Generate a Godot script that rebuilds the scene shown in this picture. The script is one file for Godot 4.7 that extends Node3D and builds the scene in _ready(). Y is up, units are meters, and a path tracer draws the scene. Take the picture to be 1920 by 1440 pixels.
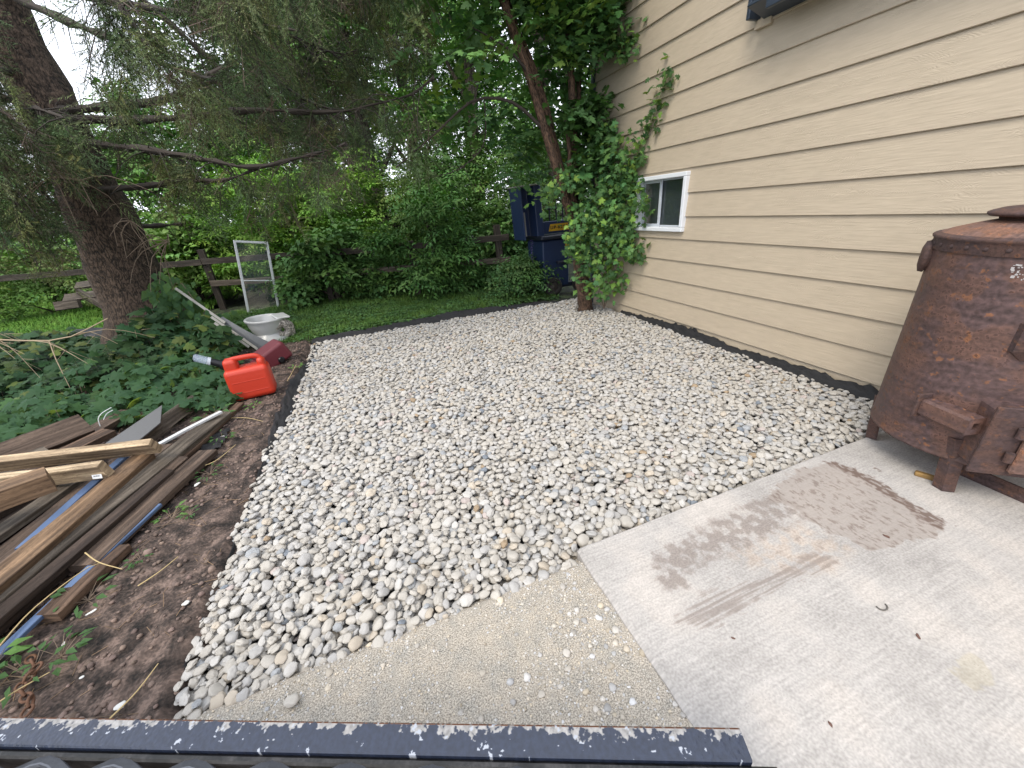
extends Node3D
# A back yard under an overcast sky: a bed of river stones between a house wall, a concrete slab and a strip of bare soil,
# with a lumber pile, a spruce, a rail fence and woodland behind. Metres, y up; x runs towards the house wall, -z away from the viewer.

var rng := RandomNumberGenerator.new()
var taken := {}
var M := {}

# ---------------------------------------------------------------- small helpers
func rf(a: float, b: float) -> float: return rng.randf_range(a, b)
func lin(r: float, g: float, b: float) -> Color: return Color(r, g, b).linear_to_srgb()

func numbered(n: String) -> String:
	if not taken.has(n):
		taken[n] = 0
		return n
	taken[n] += 1
	return "%s_%03d" % [n, taken[n]]

func thing(called: String, label: String, category: String, at := Vector3.ZERO, group := "") -> Node3D:
	var o := Node3D.new()
	o.name = numbered(called); add_child(o, true); o.position = at
	tag(o, label, category, group)
	return o

func tag(o: Node, label: String, category: String, group := "", kind := "") -> void:
	if label: o.set_meta("label", label)
	if category: o.set_meta("category", category)
	if group: o.set_meta("group", group)
	if kind: o.set_meta("kind", kind)

func put(called: String, mesh: Mesh, m: Material, parent: Node = null) -> MeshInstance3D:
	var o := MeshInstance3D.new()
	o.mesh = mesh
	o.material_override = m
	if parent == null or parent == self:
		o.name = numbered(called); add_child(o, true)
	else:
		o.name = called; parent.add_child(o, true)
	return o

func structure(called: String, mesh: Mesh, m: Material, label: String) -> MeshInstance3D:
	var o := put(called, mesh, m)
	o.set_meta("kind", "structure"); o.set_meta("label", label)
	return o

func copies(called: String, mesh: Mesh, m: Material, xf: Array, cols: Array, parent: Node, kind := "") -> MultiMeshInstance3D:
	var mm := MultiMesh.new()
	mm.transform_format = MultiMesh.TRANSFORM_3D
	mm.use_colors = cols.size() > 0
	mm.mesh = mesh
	mm.instance_count = xf.size()
	for i in xf.size():
		mm.set_instance_transform(i, xf[i])
		if cols.size() > 0: mm.set_instance_color(i, cols[i])
	var o := MultiMeshInstance3D.new()
	o.multimesh = mm
	o.material_override = m
	if parent == self:
		o.name = numbered(called)
	else:
		o.name = called
	parent.add_child(o, true)
	if kind: o.set_meta("kind", kind)
	return o

# ---------------------------------------------------------------- mesh builder
class MB:
	var v := PackedVector3Array()
	var n := PackedVector3Array()
	var uv := PackedVector2Array()
	var col := PackedColorArray()
	var ix := PackedInt32Array()
	var c := Color(1, 1, 1)
	var o := Transform3D()
	func vert(p: Vector3, nn: Vector3, u: Vector2) -> int:
		v.append(o * p); n.append((o.basis * nn).normalized()); uv.append(u); col.append(c)
		return v.size() - 1
	func tri(a: Vector3, b: Vector3, d: Vector3, ua := Vector2.ZERO, ub := Vector2.RIGHT, ud := Vector2.ONE) -> void:
		var nn := (b - a).cross(d - a).normalized()
		var i := vert(a, nn, ua); vert(b, nn, ub); vert(d, nn, ud)
		ix.append_array(PackedInt32Array([i, i + 2, i + 1]))
	func quad(a: Vector3, b: Vector3, d: Vector3, e: Vector3, ua := Vector2.ZERO, ub := Vector2.RIGHT, ud := Vector2.ONE, ue := Vector2.DOWN) -> void:
		var nn := (d - a).cross(e - b).normalized()
		var i := vert(a, nn, ua); vert(b, nn, ub); vert(d, nn, ud); vert(e, nn, ue)
		ix.append_array(PackedInt32Array([i, i + 2, i + 1, i, i + 3, i + 2]))
	# a closed cross-section (counterclockwise in x,y) carried along frames whose z points forward
	func sweep(poly: PackedVector2Array, fr: Array, caps := true) -> void:
		var k := poly.size()
		var run := 0.0
		for f in fr.size() - 1:
			var A: Transform3D = fr[f]
			var B: Transform3D = fr[f + 1]
			var step := A.origin.distance_to(B.origin)
			var per := 0.0
			for i in k:
				var p := poly[i]
				var q := poly[(i + 1) % k]
				var d := p.distance_to(q)
				var p3 := Vector3(p.x, p.y, 0)
				var q3 := Vector3(q.x, q.y, 0)
				quad(A * p3, A * q3, B * q3, B * p3, Vector2(run, per), Vector2(run, per + d), Vector2(run + step, per + d), Vector2(run + step, per))
				per += d
			run += step
		if caps:
			for e in 2:
				var F: Transform3D = fr[0] if e == 0 else fr[fr.size() - 1]
				var mid := Vector2.ZERO
				for p in poly: mid += p
				mid /= k
				for i in k:
					var p := poly[i]
					var q := poly[(i + 1) % k]
					if e == 0: tri(F * Vector3(mid.x, mid.y, 0), F * Vector3(q.x, q.y, 0), F * Vector3(p.x, p.y, 0), mid, q, p)
					else: tri(F * Vector3(mid.x, mid.y, 0), F * Vector3(p.x, p.y, 0), F * Vector3(q.x, q.y, 0), mid, p, q)
	# chamfered box centred at t
	func box(t: Transform3D, s: Vector3, bevel := 0.002) -> void:
		var h := s / 2.0
		var b: float = min(bevel, min(h.x, min(h.y, h.z)) * 0.9)
		var poly := PackedVector2Array([Vector2(h.x, -h.y + b), Vector2(h.x, h.y - b), Vector2(h.x - b, h.y), Vector2(-h.x + b, h.y), Vector2(-h.x, h.y - b), Vector2(-h.x, -h.y + b), Vector2(-h.x + b, -h.y), Vector2(h.x - b, -h.y)])
		var fr := []
		for e in [[-h.z, 1.0 - b / maxf(min(h.x, h.y), 0.0001)], [-h.z + b, 1.0], [h.z - b, 1.0], [h.z, 1.0 - b / maxf(min(h.x, h.y), 0.0001)]]:
			var sc: float = e[1]
			var sx := 1.0 if sc == 1.0 else (h.x - b) / h.x
			var sy := 1.0 if sc == 1.0 else (h.y - b) / h.y
			fr.append(t * Transform3D(Basis(Vector3(sx, 0, 0), Vector3(0, sy, 0), Vector3(0, 0, 1)), Vector3(0, 0, e[0])))
		sweep(poly, fr)
	# round smooth tube through points; wob gives the radius a lumpy surface
	func tube(pts: Array, rad: Array, sides := 8, caps := true, wob: FastNoiseLite = null, amp := 0.0) -> void:
		var k := pts.size()
		var base := v.size()
		var right := Vector3.ZERO
		var run := 0.0
		for i in k:
			var d: Vector3 = (pts[min(i + 1, k - 1)] - pts[max(i - 1, 0)]).normalized()
			if i == 0:
				right = d.cross(Vector3.UP if absf(d.y) < 0.9 else Vector3.RIGHT).normalized()
			else:
				right = (right - d * right.dot(d)).normalized()
				run += pts[i].distance_to(pts[i - 1])
			var up := d.cross(right)
			for j in sides + 1:
				var a := TAU * j / sides
				var dir := right * cos(a) + up * sin(a)
				var r: float = rad[i]
				var p: Vector3 = pts[i] + dir * r
				if wob:
					p += dir * wob.get_noise_3dv(p) * amp
				vert(p, dir, Vector2(float(j) / sides * TAU * rad[0], run))
		for i in k - 1:
			for j in sides:
				var a := base + i * (sides + 1) + j
				var b := a + sides + 1
				ix.append_array(PackedInt32Array([a, b, a + 1, a + 1, b, b + 1]))
		if wob: renormal(base)
		if caps:
			for e in 2:
				var i := 0 if e == 0 else k - 1
				var d: Vector3 = (pts[0] - pts[1]).normalized() if e == 0 else (pts[k - 1] - pts[k - 2]).normalized()
				var inv := o.affine_inverse()
				var m0 := vert(pts[i], d, Vector2.ZERO)
				for j in sides + 1: vert(inv * v[base + i * (sides + 1) + j], d, Vector2(cos(TAU * j / sides), sin(TAU * j / sides)) * rad[i])
				for j in sides:
					if e == 0: ix.append_array(PackedInt32Array([m0, m0 + 1 + j, m0 + 2 + j]))
					else: ix.append_array(PackedInt32Array([m0, m0 + 2 + j, m0 + 1 + j]))
	# profile of (radius, height) turned about y; smooth
	func lathe(prof: Array, sides := 32, full := TAU, start := 0.0) -> void:
		var base := v.size()
		var k := prof.size()
		var run := 0.0
		for i in k:
			var p: Vector2 = prof[i]
			if i > 0: run += p.distance_to(prof[i - 1])
			var t: Vector2 = prof[min(i + 1, k - 1)] - prof[max(i - 1, 0)]
			var nn := Vector2(t.y, -t.x).normalized()
			for j in sides + 1:
				var a := start + full * j / sides
				vert(Vector3(cos(a) * p.x, p.y, sin(a) * p.x), Vector3(cos(a) * nn.x, nn.y, sin(a) * nn.x), Vector2(float(j) / sides * full * 0.3, run))
		for i in k - 1:
			for j in sides:
				var a := base + i * (sides + 1) + j
				var b := a + sides + 1
				ix.append_array(PackedInt32Array([a, a + 1, b, a + 1, b + 1, b]))
	# a sheet of (w+1) x (h+1) points made by the caller, rows along v
	func sheet(p: PackedVector3Array, w: int, h: int, us := 1.0, vs := 1.0) -> void:
		var base := v.size()
		for j in h + 1:
			for i in w + 1: vert(p[j * (w + 1) + i], Vector3.UP, Vector2(us * i / w, vs * j / h))
		for j in h:
			for i in w:
				var a := base + j * (w + 1) + i
				var b := a + w + 1
				ix.append_array(PackedInt32Array([a, a + 1, b, a + 1, b + 1, b]))
		renormal(base)
	func renormal(base: int) -> void:
		for i in range(base, v.size()): n[i] = Vector3.ZERO
		for t in range(0, ix.size(), 3):
			if ix[t] < base: continue
			var fn := (v[ix[t + 2]] - v[ix[t]]).cross(v[ix[t + 1]] - v[ix[t]])
			n[ix[t]] += fn; n[ix[t + 1]] += fn; n[ix[t + 2]] += fn
		for i in range(base, v.size()): n[i] = n[i].normalized() if n[i].length_squared() > 0 else Vector3.UP
	func weld_normals(base := 0) -> void:
		var at := {}
		for i in range(base, v.size()):
			var key := (v[i] * 20000.0).round()
			at[key] = at.get(key, Vector3.ZERO) + n[i]
		for i in range(base, v.size()): n[i] = at[(v[i] * 20000.0).round()].normalized()
	func mesh() -> ArrayMesh:
		var a := []
		a.resize(Mesh.ARRAY_MAX)
		a[Mesh.ARRAY_VERTEX] = v; a[Mesh.ARRAY_NORMAL] = n; a[Mesh.ARRAY_TEX_UV] = uv; a[Mesh.ARRAY_COLOR] = col; a[Mesh.ARRAY_INDEX] = ix
		var m := ArrayMesh.new()
		m.add_surface_from_arrays(Mesh.PRIMITIVE_TRIANGLES, a)
		return m

func noise(freq: float, sd: int, oct := 4, type := FastNoiseLite.TYPE_SIMPLEX_SMOOTH) -> FastNoiseLite:
	var f := FastNoiseLite.new()
	f.noise_type = type; f.seed = sd; f.frequency = freq
	f.fractal_type = FastNoiseLite.FRACTAL_FBM if oct > 1 else FastNoiseLite.FRACTAL_NONE
	f.fractal_octaves = oct
	return f

# seamless grey noise picture; sx, sy stretch it
func noise_image(w: int, h: int, freq: float, sd: int, oct := 4, sx := 1, sy := 1, type := FastNoiseLite.TYPE_SIMPLEX_SMOOTH) -> Image:
	var im := noise(freq, sd, oct, type).get_seamless_image(maxi(w / sx, 8), maxi(h / sy, 8))
	im.convert(Image.FORMAT_L8)
	if sx > 1 or sy > 1: im.resize(w, h, Image.INTERPOLATE_CUBIC)
	return im

func bytes(w: int, h: int, freq: float, sd: int, oct := 4, sx := 1, sy := 1, type := FastNoiseLite.TYPE_SIMPLEX_SMOOTH) -> PackedByteArray:
	return noise_image(w, h, freq, sd, oct, sx, sy, type).get_data()

func tex(im: Image) -> ImageTexture: return ImageTexture.create_from_image(im)

func rgb_tex(w: int, h: int, d: PackedByteArray) -> ImageTexture:
	return tex(Image.create_from_data(w, h, false, Image.FORMAT_RGB8, d))

func normal_tex(im: Image, k: float) -> ImageTexture:
	var c: Image = im.duplicate()
	c.convert(Image.FORMAT_RGB8)
	c.bump_map_to_normal_map(k)
	return tex(c)

func grey_tex(w: int, h: int, d: PackedByteArray) -> Image: return Image.create_from_data(w, h, false, Image.FORMAT_L8, d)

func mat(color: Color, rough := 0.8, more := {}) -> StandardMaterial3D:
	var m := StandardMaterial3D.new()
	m.albedo_color = color; m.roughness = rough
	for k in more: m.set(k, more[k])
	return m

func bumpy(m: StandardMaterial3D, t: Texture2D, k := 1.0) -> StandardMaterial3D:
	m.normal_enabled = true; m.normal_texture = t; m.normal_scale = k
	return m

func triplanar(m: StandardMaterial3D, s: float, world := false) -> StandardMaterial3D:
	m.uv1_triplanar = true; m.uv1_world_triplanar = world; m.uv1_scale = Vector3(s, s, s)
	return m

func frame_at(p: Vector3, z: Vector3, up := Vector3.UP) -> Transform3D:
	var zz := z.normalized()
	var x := up.cross(zz)
	x = Vector3.RIGHT.cross(zz).normalized() if x.length() < 0.01 else x.normalized()
	return Transform3D(Basis(x, zz.cross(x), zz), p)

func lerp_curve(pts: Array, n: int) -> Array:
	var c := Curve3D.new()
	for i in pts.size():
		var a: Vector3 = pts[max(i - 1, 0)]
		var b: Vector3 = pts[min(i + 1, pts.size() - 1)]
		var t := (b - a) / 6.0
		c.add_point(pts[i], -t, t)
	var out := []
	var L := c.get_baked_length()
	for i in n: out.append(c.sample_baked(L * i / (n - 1.0), true))
	return out

func taper(a: float, b: float, n: int) -> Array:
	var o := []
	for i in n: o.append(lerpf(a, b, float(i) / (n - 1)))
	return o

func inside(poly: PackedVector2Array, x: float, z: float) -> bool: return Geometry2D.is_point_in_polygon(Vector2(x, z), poly)

# ---------------------------------------------------------------- the scene
func _ready() -> void:
	rng.seed = 20240611
	# camera
	var cam := Camera3D.new()
	cam.name = "camera"
	add_child(cam, true)
	cam.transform = Transform3D(Basis(Vector3(0.932181, -0.077480, 0.353604), Vector3(0.215275, 0.903974, -0.369442), Vector3(-0.291024, 0.420509, 0.859347)), Vector3(0, 1.15, 0))
	cam.fov = 90.31
	cam.near = 0.02
	cam.far = 600.0
	# overcast sky and a very soft sun
	var we := WorldEnvironment.new()
	we.name = "environment"
	var env := Environment.new()
	var sky := ProceduralSkyMaterial.new()
	sky.sky_top_color = Color(0.93, 0.955, 1.0)
	sky.sky_horizon_color = Color(0.95, 0.965, 1.0)
	sky.sky_curve = 0.12
	sky.sky_energy_multiplier = 1.15
	sky.ground_horizon_color = Color(0.35, 0.38, 0.3)
	sky.ground_bottom_color = Color(0.25, 0.27, 0.2)
	env.background_mode = Environment.BG_SKY
	env.sky = Sky.new()
	env.sky.sky_material = sky
	env.tonemap_mode = Environment.TONE_MAPPER_LINEAR
	env.tonemap_exposure = 1.75
	env.sdfgi_enabled = true
	env.ssao_enabled = true
	env.ssil_enabled = true
	we.environment = env
	add_child(we, true)
	var sun := DirectionalLight3D.new()
	sun.name = "sun"
	sun.light_color = Color(1.0, 0.97, 0.92)
	sun.light_energy = 0.5
	sun.light_angular_distance = 24.0
	sun.shadow_enabled = true
	add_child(sun, true)
	sun.look_at_from_position(Vector3.ZERO, Vector3(0.62, -1.0, -0.42))

	materials()
	build_ground()
	build_slab()
	build_house()
	build_gravel()
	build_fabric()
	build_fence()
	build_spruce()
	build_corner_tree()
	build_woods()
	build_shrubs()
	build_lawn()
	build_furnace()
	build_lumber()
	build_cans()
	build_toilet()
	build_frames()
	build_lift()
	build_trailer()
	build_litter()

# ---------------------------------------------------------------- materials
func materials() -> void:
	# wood grain, long streaks along u
	var w := 512
	var h := 256
	var a := bytes(w, h, 0.03, 11, 4, 12, 1)
	var b := bytes(w, h, 0.012, 12, 3, 4, 1)
	var cc := bytes(w, h, 0.05, 13, 3)
	var d := PackedByteArray(); d.resize(w * h * 3)
	var hb := PackedByteArray(); hb.resize(w * h)
	for i in w * h:
		var t: float = 0.5 + (a[i] - 128) / 220.0 + (b[i] - 128) / 300.0
		var ring := 0.5 + 0.5 * sin(b[i] * 0.32 + a[i] * 0.03)
		var spot := clampf((cc[i] - 165) / 60.0, 0.0, 1.0)
		t = clampf(t * 0.75 + ring * 0.22 - spot * 0.2, 0.0, 1.0)
		d[i * 3] = int(120 + 135 * t); d[i * 3 + 1] = int(112 + 138 * t); d[i * 3 + 2] = int(106 + 140 * t)
		hb[i] = int(clampf(a[i] * 0.6 + ring * 60 , 0, 255))
	M.grain = rgb_tex(w, h, d)
	M.grain_n = normal_tex(grey_tex(w, h, hb), 3.0)
	var tones := {"wood_dark": [0.088, 0.063, 0.050], "wood_brown": [0.165, 0.120, 0.092], "wood_red": [0.18, 0.118, 0.082], "wood_grey": [0.19, 0.165, 0.135], "wood_tan": [0.60, 0.475, 0.32], "wood_pale": [0.72, 0.585, 0.40], "wood_post": [0.30, 0.198, 0.118], "fence_wood": [0.080, 0.068, 0.058]}
	for k in tones:
		var m := mat(lin(tones[k][0], tones[k][1], tones[k][2]), 0.82, {"albedo_texture": M.grain})
		m.uv1_scale = Vector3(1.3, 5.0, 1)
		M[k] = bumpy(m, M.grain_n, 0.8)
	# siding relief: fine streaks with patches of arched grain
	w = 1024; h = 256
	a = bytes(w, h, 0.09, 21, 3, 14, 1)
	b = bytes(w, h, 0.016, 22, 2, 6, 1)
	cc = bytes(w, h, 0.008, 23, 2, 3, 1)
	hb = PackedByteArray(); hb.resize(w * h)
	for i in w * h:
		var arch := (0.5 + 0.5 * sin(b[i] * 0.75)) * clampf((cc[i] - 118) / 45.0, 0.0, 1.0)
		hb[i] = int(clampf(70 + a[i] * 0.35 + arch * 75, 0, 255))
	M.siding_n = normal_tex(grey_tex(w, h, hb), 4.0)
	var dirt := bytes(512, 512, 0.02, 24, 4)
	d = PackedByteArray(); d.resize(512 * 512 * 3)
	for i in 512 * 512:
		var t := 246 + (dirt[i] - 128) / 16
		d[i * 3] = clampi(t, 0, 255); d[i * 3 + 1] = clampi(t, 0, 255); d[i * 3 + 2] = clampi(t - 2, 0, 255)
	var ms := mat(lin(0.525, 0.440, 0.340), 0.62, {"albedo_texture": rgb_tex(512, 512, d)})
	M.siding = bumpy(ms, M.siding_n, 0.5)
	# stones
	w = 256
	a = bytes(w, w, 0.05, 31, 5)
	b = bytes(w, w, 0.018, 32, 3)
	d = PackedByteArray(); d.resize(w * w * 3)
	for i in w * w:
		var t: float = 0.86 + (a[i] - 128) / 700.0 + (b[i] - 128) / 900.0
		if a[i] > 182: t -= 0.14
		if b[i] > 120 and b[i] < 126: t += 0.1
		for k in 3: d[i * 3 + k] = clampi(int(255 * t) - (k * (b[i] - 128)) / 40, 0, 255)
	var st := mat(Color(1, 1, 1), 0.78, {"albedo_texture": rgb_tex(w, w, d), "vertex_color_use_as_albedo": true})
	M.stone_n = normal_tex(noise_image(w, w, 0.06, 33, 4), 2.0)
	bumpy(st, M.stone_n, 0.18)
	M.stone = triplanar(st, 9.0)
	M.chip = mat(Color(1, 1, 1), 0.9, {"vertex_color_use_as_albedo": true})
	# soil
	w = 512
	a = bytes(w, w, 0.012, 41, 5)
	b = bytes(w, w, 0.09, 42, 4)
	d = PackedByteArray(); d.resize(w * w * 3)
	hb = PackedByteArray(); hb.resize(w * w)
	for i in w * w:
		var t: float = 0.62 + (a[i] - 128) / 260.0 + (b[i] - 128) / 420.0
		t = clampf(t, 0.0, 1.0)
		d[i * 3] = int(255 * t); d[i * 3 + 1] = int(250 * t); d[i * 3 + 2] = int(246 * t)
		hb[i] = clampi(int(b[i] * 0.7 + a[i] * 0.3), 0, 255)
	var so := mat(lin(0.215, 0.160, 0.137), 0.95, {"albedo_texture": rgb_tex(w, w, d)})
	bumpy(so, normal_tex(grey_tex(w, w, hb), 5.0), 1.0)
	M.soil = triplanar(so, 1.6, true)
	M.clod = mat(lin(0.165, 0.122, 0.104), 0.95, {"vertex_color_use_as_albedo": true})
	# crushed limestone
	a = bytes(w, w, 0.010, 51, 4)
	b = bytes(w, w, 0.14, 52, 3)
	cc = bytes(w, w, 0.05, 53, 3)
	d = PackedByteArray(); d.resize(w * w * 3)
	for i in w * w:
		var t: float = 0.84 + (a[i] - 128) / 2600.0 + (b[i] - 128) / 400.0
		if cc[i] > 190: t -= 0.10
		t = clampf(t, 0.0, 1.0)
		var warm := (a[i] - 128) / 14
		d[i * 3] = clampi(int(255 * t) + warm / 2, 0, 255); d[i * 3 + 1] = int(252 * t); d[i * 3 + 2] = clampi(int(246 * t) - warm / 2, 0, 255)
	var lm := mat(lin(0.55, 0.51, 0.46), 0.95, {"albedo_texture": rgb_tex(w, w, d)})
	bumpy(lm, normal_tex(grey_tex(w, w, b), 3.5), 0.9)
	M.limestone = triplanar(lm, 2.6, true)
	M.fabric = mat(lin(0.012, 0.012, 0.014), 0.75)
	bumpy(M.fabric, normal_tex(noise_image(256, 256, 0.06, 55, 3), 3.0), 0.6)
	triplanar(M.fabric, 5.0, true)
	M.turf = triplanar(bumpy(mat(lin(0.055, 0.085, 0.028), 0.95, {"albedo_texture": M.soil.albedo_texture}), M.soil.normal_texture, 1.0), 0.9, true)
	# bark
	a = bytes(512, 512, 0.035, 61, 4, 1, 3)
	b = bytes(512, 512, 0.02, 62, 4, 3, 1)
	d = PackedByteArray(); d.resize(512 * 512 * 3)
	hb = PackedByteArray(); hb.resize(512 * 512)
	for i in 512 * 512:
		var cr := absf(a[i] - 128) / 40.0
		var pl := clampf(cr, 0.25, 1.0) * 0.6 + b[i] / 640.0
		d[i * 3] = int(255 * clampf(pl, 0, 1)); d[i * 3 + 1] = int(246 * clampf(pl, 0, 1)); d[i * 3 + 2] = int(238 * clampf(pl, 0, 1))
		hb[i] = int(clampf(cr * 150 + b[i] * 0.3, 0, 255))
	M.bark_c = rgb_tex(512, 512, d)
	M.bark_n = normal_tex(grey_tex(512, 512, hb), 5.0)
	M.bark_spruce = triplanar(bumpy(mat(lin(0.150, 0.112, 0.088), 0.95, {"albedo_texture": M.bark_c}), M.bark_n, 1.5), 1.5, true)
	M.bark_branch = mat(lin(0.048, 0.039, 0.033), 0.95)
	M.bark_red = bumpy(mat(lin(0.25, 0.160, 0.112), 0.85, {"albedo_texture": M.bark_c}), M.bark_n, 0.9)
	M.bark_red.uv1_scale = Vector3(4, 1.5, 1)
	M.bark_grey = bumpy(mat(lin(0.13, 0.11, 0.09), 0.95, {"albedo_texture": M.bark_c}), M.bark_n, 1.0)
	M.twig = mat(lin(0.20, 0.15, 0.11), 0.95)
	M.twig_pale = mat(lin(0.36, 0.28, 0.19), 0.9)
	M.leaf = mat(Color(1, 1, 1), 0.62, {"metallic_specular": 0.25, "vertex_color_use_as_albedo": true, "backlight_enabled": true, "backlight": Color(0.46, 0.54, 0.20), "cull_mode": BaseMaterial3D.CULL_DISABLED})
	M.needle = mat(Color(1, 1, 1), 0.7, {"vertex_color_use_as_albedo": true, "cull_mode": BaseMaterial3D.CULL_DISABLED})
	M.grass = mat(Color(1, 1, 1), 0.7, {"metallic_specular": 0.25, "vertex_color_use_as_albedo": true, "backlight_enabled": true, "backlight": Color(0.25, 0.3, 0.1), "cull_mode": BaseMaterial3D.CULL_DISABLED})
	# rust
	w = 1024
	a = bytes(w, w, 0.004, 71, 5)
	b = bytes(w, w, 0.03, 72, 5)
	cc = bytes(w, w, 0.012, 73, 5)
	var e := bytes(w, w, 0.02, 74, 4, 8, 1)
	d = PackedByteArray(); d.resize(w * w * 3)
	var rr := PackedByteArray(); rr.resize(w * w)
	for i in w * w:
		var base := Vector3(0.325, 0.250, 0.245).lerp(Vector3(0.395, 0.285, 0.25), clampf((a[i] - 105) / 60.0, 0, 1))
		base *= 0.90 + (b[i] - 128) / 520.0 + (e[i] - 128) / 900.0
		var orange := clampf((cc[i] - 186 + (b[i] - 128) * 0.25) / 24.0, 0, 1)
		base = base.lerp(Vector3(0.50, 0.31, 0.18) * (0.8 + b[i] / 500.0), orange * 0.5)
		var pit := clampf((b[i] - 176) / 12.0, 0, 1) * clampf((a[i] - 120) / 20.0, 0, 1)
		base = base.lerp(Vector3(0.17, 0.11, 0.10), pit * 0.55)
		d[i * 3] = clampi(int(base.x * 255), 0, 255); d[i * 3 + 1] = clampi(int(base.y * 255), 0, 255); d[i * 3 + 2] = clampi(int(base.z * 255), 0, 255)
		rr[i] = clampi(int(150 + orange * 70 + (b[i] - 128) / 3), 0, 255)
	M.rust_c = rgb_tex(w, w, d)
	M.rust_n = normal_tex(grey_tex(w, w, b), 2.0)
	var ru := mat(Color(1.15, 1.18, 1.19), 1.0, {"albedo_texture": M.rust_c, "roughness_texture": tex(grey_tex(w, w, rr)), "metallic": 0.15})
	M.rust = triplanar(bumpy(ru, M.rust_n, 0.7), 1.4)
	var ro := mat(lin(1.0, 1.0, 1.0), 0.9, {"albedo_texture": M.rust_c})
	ro.albedo_color = Color(1.36, 1.36, 1.28)
	M.rust_orange = triplanar(bumpy(ro, M.rust_n, 1.0), 2.2)
	var rd := mat(Color(0.96, 0.98, 0.99), 0.85, {"albedo_texture": M.rust_c})
	M.rust_dark = triplanar(bumpy(rd, M.rust_n, 0.9), 2.0)
	# scuffed plastic and sheet metal shares one fine normal map
	M.fine_n = normal_tex(noise_image(256, 256, 0.04, 75, 4), 1.5)

# ---------------------------------------------------------------- ground
func patch(x0: float, x1: float, z0: float, z1: float, step: float, height: Callable) -> ArrayMesh:
	var nx := int(ceil((x1 - x0) / step))
	var nz := int(ceil((z1 - z0) / step))
	var p := PackedVector3Array()
	for j in nz + 1:
		for i in nx + 1:
			var x := lerpf(x0, x1, float(i) / nx)
			var z := lerpf(z0, z1, float(j) / nz)
			p.append(Vector3(x, height.call(x, z), z))
	var m := MB.new()
	m.sheet(p, nx, nz)
	return m.mesh()

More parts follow.
